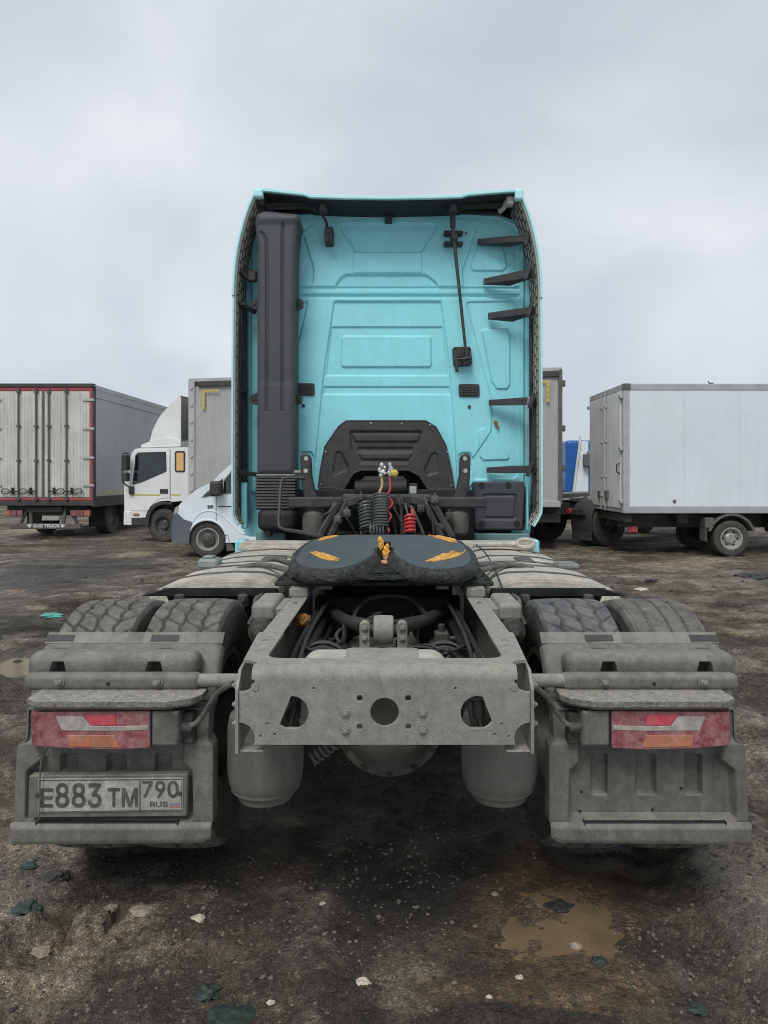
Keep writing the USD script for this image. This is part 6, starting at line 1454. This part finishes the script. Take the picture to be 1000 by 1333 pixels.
# ------------------------------------------------------------------ the ground
def smoothstep(t): t = np.clip(t, 0, 1); return t * t * (3 - 2 * t)
def gpos(px, py): Y = EYE * FPX / (py - CY); return X_(px, Y), Y
def graded(fine0, fine1, step, far, grow):
    a = list(np.arange(fine0, fine1, step)); s = step
    while a[-1] < far: s *= grow; a.append(a[-1] + s)
    return np.array(a)
ys = graded(.75, 4.2, .012, 14, 1.007)
ys = np.unique(np.concatenate([ys[:-1], graded(ys[-2], ys[-2] + .1, ys[-1] - ys[-2], 420, 1.06)]))
xp = graded(0, 2.1, .013, 9, 1.014)
xp = np.unique(np.concatenate([xp[:-1], graded(xp[-2], xp[-2] + .1, xp[-1] - xp[-2], 420, 1.10)]))
xs = np.concatenate([-xp[:0:-1], xp])
gx, gy = np.meshgrid(xs, ys, indexing='ij')
def nz(fx, fy, seed, oc=4): return meshkit.fbm(np.stack([gx * fx, gy * fy, np.full_like(gx, seed * 1.7)], -1), oc, seed)
n_big = nz(.22, .30, 1); n_mid = nz(.9, 1.3, 2); n_sm = nz(4.5, 5.5, 3); n_fine = nz(17, 17, 4, 3); n_grit = nz(55, 55, 5, 2)
near = smoothstep((17 - gy) / 10)
n_rough = nz(2.6, 3.4, 14, 5)
h = (n_big - .5) * .10 + (n_mid - .5) * .075 + (n_sm - .5) * .045 + (n_fine - .5) * .016 * near + (n_grit - .5) * .006 * near
h += np.clip(n_sm - .58, 0, 1) * .10          # clods
h += (np.abs(n_rough - .5) * -2 + .25) * .035 * smoothstep((gy - 3.2) / 2) + (n_fine - .5) * .02 * smoothstep((gy - 3.2) / 2) * near
# wheel ruts of the yard: low, long ridges running across behind and along at the right
rut = nz(.35, 2.2, 6); h += (rut - .5) * .06 * smoothstep((gy - 3.5) / 2)
def blobm(px, py, rx, ry, soft=.5, rag=.5, seed=1):
    """A ragged patch on the ground given where the photograph shows it; rx, ry in its pixels. 0..1."""
    x, y = gpos(px, py)
    ax = rx * y / FPX; y1 = gpos(px, py + ry)[1]; y2 = gpos(px, max(py - ry, CY + 6))[1]
    ay = np.where(gy > y, y2 - y, y - y1)
    d = np.sqrt(((gx - x) / ax) ** 2 + ((gy - y) / ay) ** 2) + (nz(3.2, 3.2, seed, 4) - .5) * 2 * rag
    return smoothstep((1 + soft / 2 - d) / soft)
for cx, wd_ in ((-.95, .22), (.90, .22), (1.75, .18), (-2.4, .25)):
    dx_ = (gx - cx - (nz(.35, .25, 40) - .5) * .7) / wd_
    prof_ = -np.exp(-dx_ ** 2) + .55 * np.exp(-((np.abs(dx_) - 1.7) / .5) ** 2)
    bars = .006 * np.sign(np.sin(gy * 52 + np.abs(dx_) * 3)) * np.exp(-dx_ ** 4)
    h += (.035 * prof_ + bars * near) * smoothstep((nz(.5, .3, 41) - .32) / .15)
lane = smoothstep((1.6 - np.abs(gx)) / .8) * smoothstep((6.8 - gy) / .6)
h -= .02 * lane * smoothstep((gy - 1.0) / 1.5)
h *= 1 - .5 * lane * smoothstep((gy - 2.2) / .8)
# right shoulder beside the wheel track, sandy lump at lower left, dark heap at the bottom edge
sh = blobm(1010, 1190, 95, 170, .9, .25, 8); h += .035 * sh
lump = blobm(95, 1225, 130, 62, .6, .45, 9); h += .018 * lump * (1 + (n_fine - .5) * 2.5)
_r = np.random.default_rng(77)
_c = np.column_stack([_r.uniform(-2.0, -.35, 34), _r.uniform(1.7, 3.0, 34)]); _o = _r.normal(0, .008, 34); _t = _r.normal(0, .07, (34, 2))
sel = lump > .01
_p = np.stack([gx[sel], gy[sel]], -1) + (np.stack([n_sm[sel], n_fine[sel]], -1) - .5) * .22
_d = np.linalg.norm(_p[:, None] - _c[None], axis=2); _k = np.argsort(_d, 1)[:, :2]; _rows = np.arange(len(_p))
_edge = _d[_rows, _k[:, 1]] - _d[_rows, _k[:, 0]]
_q = _p - _c[_k[:, 0]]
crust = np.zeros_like(gx); crust[sel] = np.where(_edge > .010, _o[_k[:, 0]] + (_q * _t[_k[:, 0]]).sum(1), -.010)
h += lump * crust
crack = np.zeros_like(gx); crack[sel] = smoothstep(1 - _edge / .014) * (n_big[sel] > .3); celltone = np.ones_like(gx); celltone[sel] = .65 + .7 * _r.random(34)[_k[:, 0]]
lump2 = blobm(535, 1270, 48, 50, .8, .5, 10)
heap = np.maximum(blobm(690, 1335, 150, 26, .6, .5, 11), blobm(440, 1290, 60, 18, .7, .5, 12)); h += heap * .018 * (.4 + n_fine * 1.6)
pud = [(708, 1200, 74, 48, 0.0), (12, 768, 22, 5, 0.0), (20, 868, 30, 14, 0.0)]
pm = [blobm(a, b, c, d, 1.3, .8, 20 + k) for k, (a, b, c, d, _) in enumerate(pud)]
WL_Z = []
for (a, b, c, d, _), m_ in zip(pud, pm):      # a level hollow each, with a ragged floor; the ground around it stands above the water
    ring = blobm(a, b, c * 1.9, d * 1.9, .5, .3, 90)
    z_ = float((h * ring).sum() / ring.sum()) - .006
    WL_Z.append(z_)
    h = np.where(ring > .02, np.maximum(h, z_ + .004) * ring + h * (1 - ring), h)
    h = h * (1 - m_) + (z_ - .004 + (n_sm - .5) * .030 + (n_fine - .5) * .022 + (n_grit - .5) * .008) * m_
# colours of the ground: near-black and dark mud, browner mud, grey dried crust, pale sand
c_mud = np.array([.056, .048, .040]); c_brown = np.array([.098, .082, .064]); c_grey = np.array([.165, .152, .134]); c_sand = np.array([.27, .24, .19]); c_dark = np.array([.016, .015, .014]); c_ochre = np.array([.135, .094, .054])
def lerp(a, b, t): return a * (1 - t[..., None]) + b * t[..., None]
col = lerp(np.broadcast_to(c_brown, gx.shape + (3,)), c_grey, smoothstep((n_mid * .5 + n_sm * .5 - .43) / .16))
col = lerp(col, c_mud, smoothstep((nz(1.3, 3.0, 7) - .50) / .10) * .8)
nearcol = lerp(np.broadcast_to(c_mud, gx.shape + (3,)), c_brown, smoothstep((nz(1.6, 1.6, 30) - .42) / .22))
nearcol = lerp(nearcol, c_grey * .9, smoothstep((n_fine * .5 + n_sm * .5 - .56) / .1) * .55)
t_near = smoothstep((4.3 - gy) / 1.2)
col = lerp(col, nearcol, t_near)
col = lerp(col, c_dark, lane * (.30 + .65 * smoothstep((gy - 2.1) / .5)) * smoothstep((nz(2, 2, 31) - .30) / .2))  # near-black over the strip that the tractor stands on
col = lerp(col, c_dark * 1.2, blobm(70, 745, 110, 26, .8, .8, 32) * .75)
col = lerp(col, c_dark * 1.3, blobm(60, 810, 90, 22, .8, .8, 33) * .7)
col = lerp(col, c_dark * 1.5, blobm(850, 800, 60, 40, .8, .8, 34) * .4)
col = lerp(col, c_sand * 1.05, lump * ((.40 + .9 * (n_fine - .4)) * celltone * (1 - .8 * crack)).clip(0, 1))
col = lerp(col, c_sand * .9, lump2 * (.35 + 1.5 * (n_sm - .45)).clip(0, 1))
col = lerp(col, c_grey * np.array([.80, .77, .74]), sh * .8)
col = lerp(col, c_grey * 1.0, blobm(-10, 1180, 60, 190, .9, .4, 35) * .8)
col = lerp(col, c_grey * 1.25, blobm(985, 990, 60, 60, .8, .6, 36) * .6)
for a, b, c, d in ((180, 690, 22, 5), (885, 735, 55, 6), (700, 722, 26, 4), (40, 690, 34, 5), (930, 728, 36, 4), (170, 722, 26, 4), (20, 870, 34, 12)):
    col = lerp(col, c_sand * (.85 if b > 700 else 1.0), blobm(a, b, c, d, .9, .7, 40 + a) * .75)
for a, b, c, d in ((720, 1190, 95, 70), (780, 1275, 90, 45), (640, 1290, 85, 26), (760, 1125, 110, 34)):
    col = lerp(col, c_ochre, blobm(a, b, c, d, .9, .5, 50 + a) * .55)
smear_ = np.clip(sum(blobm(a, b, 34, 42, .9, .4, 80 + a) for a, b in ((868, 1140), (890, 1185), (915, 1230), (945, 1275), (975, 1315))), 0, 1)
col = lerp(col, c_brown * .75, smear_ * .75)
h -= .012 * smear_
col = lerp(col, c_mud * .8, heap * .9)
col = col * (1 + .16 * t_near * (1 - .35 * lane))[..., None] * np.array([1.0, .985, .96])
col = col * (1 + (n_grit[..., None] - .5) * .7 * near[..., None])
wet = np.clip(.30 + .9 * smear_ + .55 * lane + .6 * blobm(60, 745, 130, 60, .9, .8, 61) + .5 * blobm(800, 1180, 200, 140, .9, .5, 62) + sum(blobm(a, b, c * 1.6, d * 1.6, .9, .5, 70 + k) for k, (a, b, c, d, _) in enumerate(pud + [(640, 1290, 62, 16, 0), (760, 1122, 80, 26, 0), (800, 1285, 42, 26, 0)])) * .6 - .6 * lump + .25 * sh + (nz(1.1, 1.8, 63) - .5) * 1.3, 0, 1)
nX, nY = gx.shape
i, j = np.meshgrid(np.arange(nX - 1), np.arange(nY - 1), indexing='ij')
q = np.stack([i * nY + j, (i + 1) * nY + j, (i + 1) * nY + j + 1, i * nY + j + 1], -1).reshape(-1, 4)
# nothing of the yard floats: the ground is level under far wheels
far = smoothstep((gy - 9) / 3)
h = h * (1 - .55 * far) - .012
gm = trimesh.Trimesh(np.stack([gx, gy, h], -1).reshape(-1, 3), np.vstack([q[:, [0, 1, 2]], q[:, [0, 2, 3]]]), process=False)
ground_mat = usdkit.material(stage, '/World/Looks/muddy_ground', {
    'a': ('attribute', {'attribute': 'tone'}), 'w': ('attribute', {'attribute': 'wet'}), 'g': ('geometry', {}),
    'n': ('noise_texture', {'scale': 38.0, 'detail': 8.0, 'roughness': 0.7}), 'r': ('rgb_ramp', {'ramp': [(0.30, (0.42, 0.42, 0.42)), (0.5, (1.0, 1.0, 1.0)), (0.62, (1.55, 1.52, 1.46)), (0.72, (2.7, 2.6, 2.45))]}),
    'n3': ('noise_texture', {'scale': 5.0, 'detail': 8.0, 'roughness': 0.7}), 'r3': ('rgb_ramp', {'ramp': [(0.32, (0.50, 0.50, 0.50)), (0.5, (1.0, 1.0, 1.0)), (0.68, (1.7, 1.66, 1.58))]}),
    'n5': ('noise_texture', {'scale': 210.0, 'detail': 3.0, 'roughness': 0.6}), 'r5': ('rgb_ramp', {'ramp': [(0.34, (0.55, 0.55, 0.55)), (0.5, (1.0, 1.0, 1.0)), (0.60, (1.25, 1.22, 1.18)), (0.66, (3.2, 3.1, 2.9))]}), 'm5': ('mix', {'mix_type': 'multiply', 'fac': 1.0}),
    'm': ('mix', {'mix_type': 'multiply', 'fac': 1.0}), 'm3': ('mix', {'mix_type': 'multiply', 'fac': 1.0}),
    'n2': ('noise_texture', {'scale': 90.0, 'detail': 6.0, 'roughness': 0.65}), 'b': ('bump', {'strength': 1.0, 'distance': 0.018}),
    'n4': ('noise_texture', {'scale': 13.0, 'detail': 6.0, 'roughness': 0.65}), 'b4': ('bump', {'strength': 1.0, 'distance': 0.045}),
    'rr': ('map_range', {'from_min': 0.0, 'from_max': 1.0, 'to_min': 0.95, 'to_max': 0.34, 'clamp': True}),
    'sp': ('map_range', {'from_min': 0.0, 'from_max': 1.0, 'to_min': 0.1, 'to_max': 0.5, 'clamp': True}),
    'p': ('principled_bsdf', {})},
    [('g.position', 'n.vector'), ('g.position', 'n2.vector'), ('g.position', 'n3.vector'), ('g.position', 'n4.vector'), ('n.fac', 'r.fac'), ('n3.fac', 'r3.fac'), ('a.color', 'm.color1'), ('r.color', 'm.color2'), ('m.color', 'm3.color1'), ('r3.color', 'm3.color2'), ('g.position', 'n5.vector'), ('n5.fac', 'r5.fac'), ('m3.color', 'm5.color1'), ('r5.color', 'm5.color2'), ('m5.color', 'p.base_color'),
     ('n4.fac', 'b4.height'), ('b4.normal', 'b.normal'), ('n2.fac', 'b.height'), ('b.normal', 'p.normal'), ('w.fac', 'rr.value'), ('rr.result', 'p.roughness'), ('w.fac', 'sp.value'), ('sp.result', 'p.specular_ior_level')], surface='p.BSDF')
structure('ground', gm, ground_mat, True, {'tone': col.reshape(-1, 3).clip(.005, .6), 'wet': wet.ravel()})
from scipy.interpolate import RegularGridInterpolator
gz_at = RegularGridInterpolator((xs, ys), h, bounds_error=False, fill_value=0.0)
# puddles: level sheets of murky water in the hollows (their shores are where the ground rises through them)
murky = usdkit.material(stage, '/World/Looks/murky_water', {'g': ('geometry', {}), 'n': ('noise_texture', {'scale': 7.0, 'detail': 6.0}), 'r': ('rgb_ramp', {'ramp': [(0.35, (0.115, 0.082, 0.047)), (0.65, (0.175, 0.128, 0.076))]}),
    'n2': ('noise_texture', {'scale': 30.0, 'detail': 3.0}), 'b': ('bump', {'strength': 0.35, 'distance': 0.002}), 'p': ('principled_bsdf', {'roughness': 0.08, 'specular_ior_level': 0.5})},
    [('g.position', 'n.vector'), ('n.fac', 'r.fac'), ('r.color', 'p.base_color'), ('g.position', 'n2.vector'), ('n2.fac', 'b.height'), ('b.normal', 'p.normal')], surface='p.BSDF')
for (a, b, c, d, _), z_ in zip(pud, WL_Z):
    x, y = gpos(a, b); ax = c * y / FPX * 1.25; y1 = gpos(a, b + d * 1.7)[1]; y2 = gpos(a, max(b - d * 1.7, CY + 8))[1]
    t = np.linspace(0, 2 * math.pi, 60, endpoint=False)
    ax *= 1.35
    pts = [(x + ax * math.cos(u), y + (y2 - y if math.sin(u) > 0 else y - y1) * math.sin(u)) for u in t]
    structure('puddle', plate(Polygon(pts), z_ - .012 - .003, z_ - .012, 0, 'xy'), murky, False)
# loose grit and stone chips: nobody could count them
def scatter(n, area, size, seed, sub=0, flat=.6, where=None):
    r = np.random.default_rng(seed)
    x0, x1, y0, y1 = area
    # denser near the camera, as far as single chips can be told apart
    u = r.random(n); y = y0 * (y1 / y0) ** u; x = x0 + (x1 - x0) * r.random(n)
    base = trimesh.creation.icosphere(sub, 1.0) if sub else trimesh.creation.icosahedron()
    bv, bf = np.array(base.vertices), np.array(base.faces); bv /= np.linalg.norm(bv, axis=1, keepdims=True)
    s = size[0] * (size[1] / size[0]) ** (r.random(n) ** 3.6)
    clump = meshkit.fbm(np.stack([x * 2.2, y * 2.2, x * 0], -1), 3, seed)
    keep = r.random(n) < smoothstep((clump - .36) / .25)
    if where is not None: keep &= r.random(n) < RegularGridInterpolator((xs, ys), where, bounds_error=False, fill_value=0.0)(np.stack([x, y], -1))
    x, y, s = x[keep], y[keep], s[keep]; n = len(x)
    z = gz_at(np.stack([x, y], -1))
    j_ = 1 + .35 * (r.random((n, len(bv))) - .5) * 2
    sc = s[:, None] * (1 + .5 * (r.random((n, 3)) - .5)); sc[:, 2] *= flat
    V = bv[None] * j_[..., None] * sc[:, None]
    a = r.random(n) * 2 * math.pi; c, si = np.cos(a), np.sin(a)
    V = np.stack([V[..., 0] * c[:, None] - V[..., 1] * si[:, None], V[..., 0] * si[:, None] + V[..., 1] * c[:, None], V[..., 2]], -1) + np.stack([x, y, z + s * flat * .25], -1)[:, None]
    F = (bf[None] + (np.arange(n) * len(bv))[:, None, None]).reshape(-1, 3)
    return trimesh.Trimesh(V.reshape(-1, 3), F, process=False)
def chip_mat(name, ramp):
    return usdkit.material(stage, '/World/Looks/' + name, {'g': ('geometry', {}), 'r': ('rgb_ramp', {'ramp': ramp}), 'p': ('principled_bsdf', {'roughness': 0.8})}, [('g.random_per_island', 'r.fac'), ('r.color', 'p.base_color')], surface='p.BSDF')
chips = chip_mat('stone_chips', [(0, (.12, .108, .09)), (.4, (.22, .20, .165)), (.7, (.40, .37, .315)), (1, (.66, .63, .57))])
clods = chip_mat('mud_clods', [(0, (.024, .021, .019)), (.4, (.05, .043, .036)), (.8, (.095, .08, .064)), (1, (.15, .135, .11))])
structure('gravel', cat(scatter(34000, (-2.0, 2.2, 1.75, 6), (.0012, .0085), 101), scatter(6000, (-9, 9, 4.5, 20), (.006, .026), 102, 0, .4)), chips, False, kind='stuff', label='small pale stone chips strewn over the mud')
structure('mud_crumbs', cat(scatter(9000, (-2.0, 2.2, 1.75, 5), (.002, .009), 103, 0, .5), scatter(9000, (-9, 10, 4.5, 20), (.008, .04), 104, 0, .35), scatter(5000, (-.3, 1.4, 1.8, 2.1), (.003, .011), 105, 0, .5, heap)), clods, False, kind='stuff', label='dark crumbs and clods of mud over the ground')
# single stones and scraps that the photograph shows
def rock(px, py, w, hgt, seed, sub=3, amp=.45, elong=1.3):
    x, y = gpos(px, py); z = float(gz_at([[x, y]])[0])
    s = w * y / FPX / 2
    return blob((x, y, z + s * hgt * .12), (s * elong, s, s * hgt), seed, sub, amp, 1.6)
pale = mat('pale_stone', (.33, .285, .22), (.50, .45, .37), 60, .8, bump=.004, bscale=60)
white_s = mat('white_stone', (.30, .285, .25), (.52, .50, .45), 60, .8)
sand_s = mat('sandstone', (.16, .14, .105), (.30, .265, .205), 40, .85, bump=.01, bscale=50)
green_s = mat('dark_green_scrap', (.012, .024, .022), (.030, .046, .041), 30, .6, bump=.006, bscale=60)
teal_s = mat('green_scrap', (.05, .28, .22), (.07, .34, .28), 20, .5)
black_s = mat('black_scrap', (.016, .016, .016), (.035, .034, .033), 20, .6, bump=.01, bscale=60)
for px, py, w, hg, sd, m_, nm, lab in (
    (472, 1283, 15, .8, 1, pale, 'stone', 'largest cream coloured stone at the bottom, left of centre'),
    (353, 1295, 8, .8, 2, white_s, 'stone', 'small bright white stone at the bottom edge of the mud'),
    (145, 1172, 14, .6, 3, sand_s, 'stone', 'sandy stone at the upper edge of the pale lump, lower left'),
    (50, 1208, 26, .35, 4, sand_s, 'stone', 'flat pale slab on the left of the sandy lump'),
    (185, 1180, 22, .35, 5, sand_s, 'stone', 'flat sandy slab under the left mud flap, at the right of the lump'),
    (258, 1198, 14, .5, 6, pale, 'stone', 'pale flake of stone right of the sandy lump'),
    (750, 1222, 13, .5, 7, sand_s, 'stone', 'sandy crumbly stone at the edge of the brown puddle'),
    (677, 1265, 8, .7, 8, pale, 'stone', 'small yellowish pebble below the brown puddle'),
    (645, 1158, 8, .7, 9, sand_s, 'stone', 'reddish pebble above the brown puddle, left'),
    (836, 766, 14, .35, 10, white_s, 'stone', 'flat white stone behind the right rear wheels'),
    (637, 1300, 6, .7, 11, white_s, 'stone', 'small white pebble at the bottom, right of centre'),
    (420, 1181, 7, .6, 12, white_s, 'stone', 'white pebble on the dark mud below the left air spring')):
    single(nm, rock(px, py, w, hg, sd), m_, lab, 'stone', smooth=60)
for px, py, w, hg, sd, m_, lab in (
    (72, 1133, 26, .5, 21, black_s, 'black lump of rubber below the licence plate'),
    (32, 1175, 28, .35, 22, green_s, 'dark green rag on the mud, lower left'),
    (36, 1127, 14, .5, 23, green_s, 'small dark green scrap left of the black rubber lump'),
    (300, 1312, 48, .25, 24, green_s, 'large dark green rag at the bottom edge'),
    (270, 1282, 26, .4, 25, green_s, 'dull green clod above the green rag'),
    (780, 1243, 17, .6, 26, green_s, 'dark green clod beside the brown puddle'),
    (905, 1292, 20, .45, 27, green_s, 'dark green scrap at the lower right'),
    (67, 799, 20, .25, 28, teal_s, 'bright green plastic scrap on the mud left of the wheels'),
    (728, 1172, 26, .25, 29, black_s, 'thin black piece of rubber in the brown puddle'),
    (985, 751, 36, .25, 30, black_s, 'flat black strip on the mud at the right edge'),
    (850, 757, 16, .3, 31, black_s, 'small dark clod near the flat white stone')):
    single('scrap', rock(px, py, w, hg, sd, 3, .8, 1.2), m_, lab, 'scrap', smooth=60)
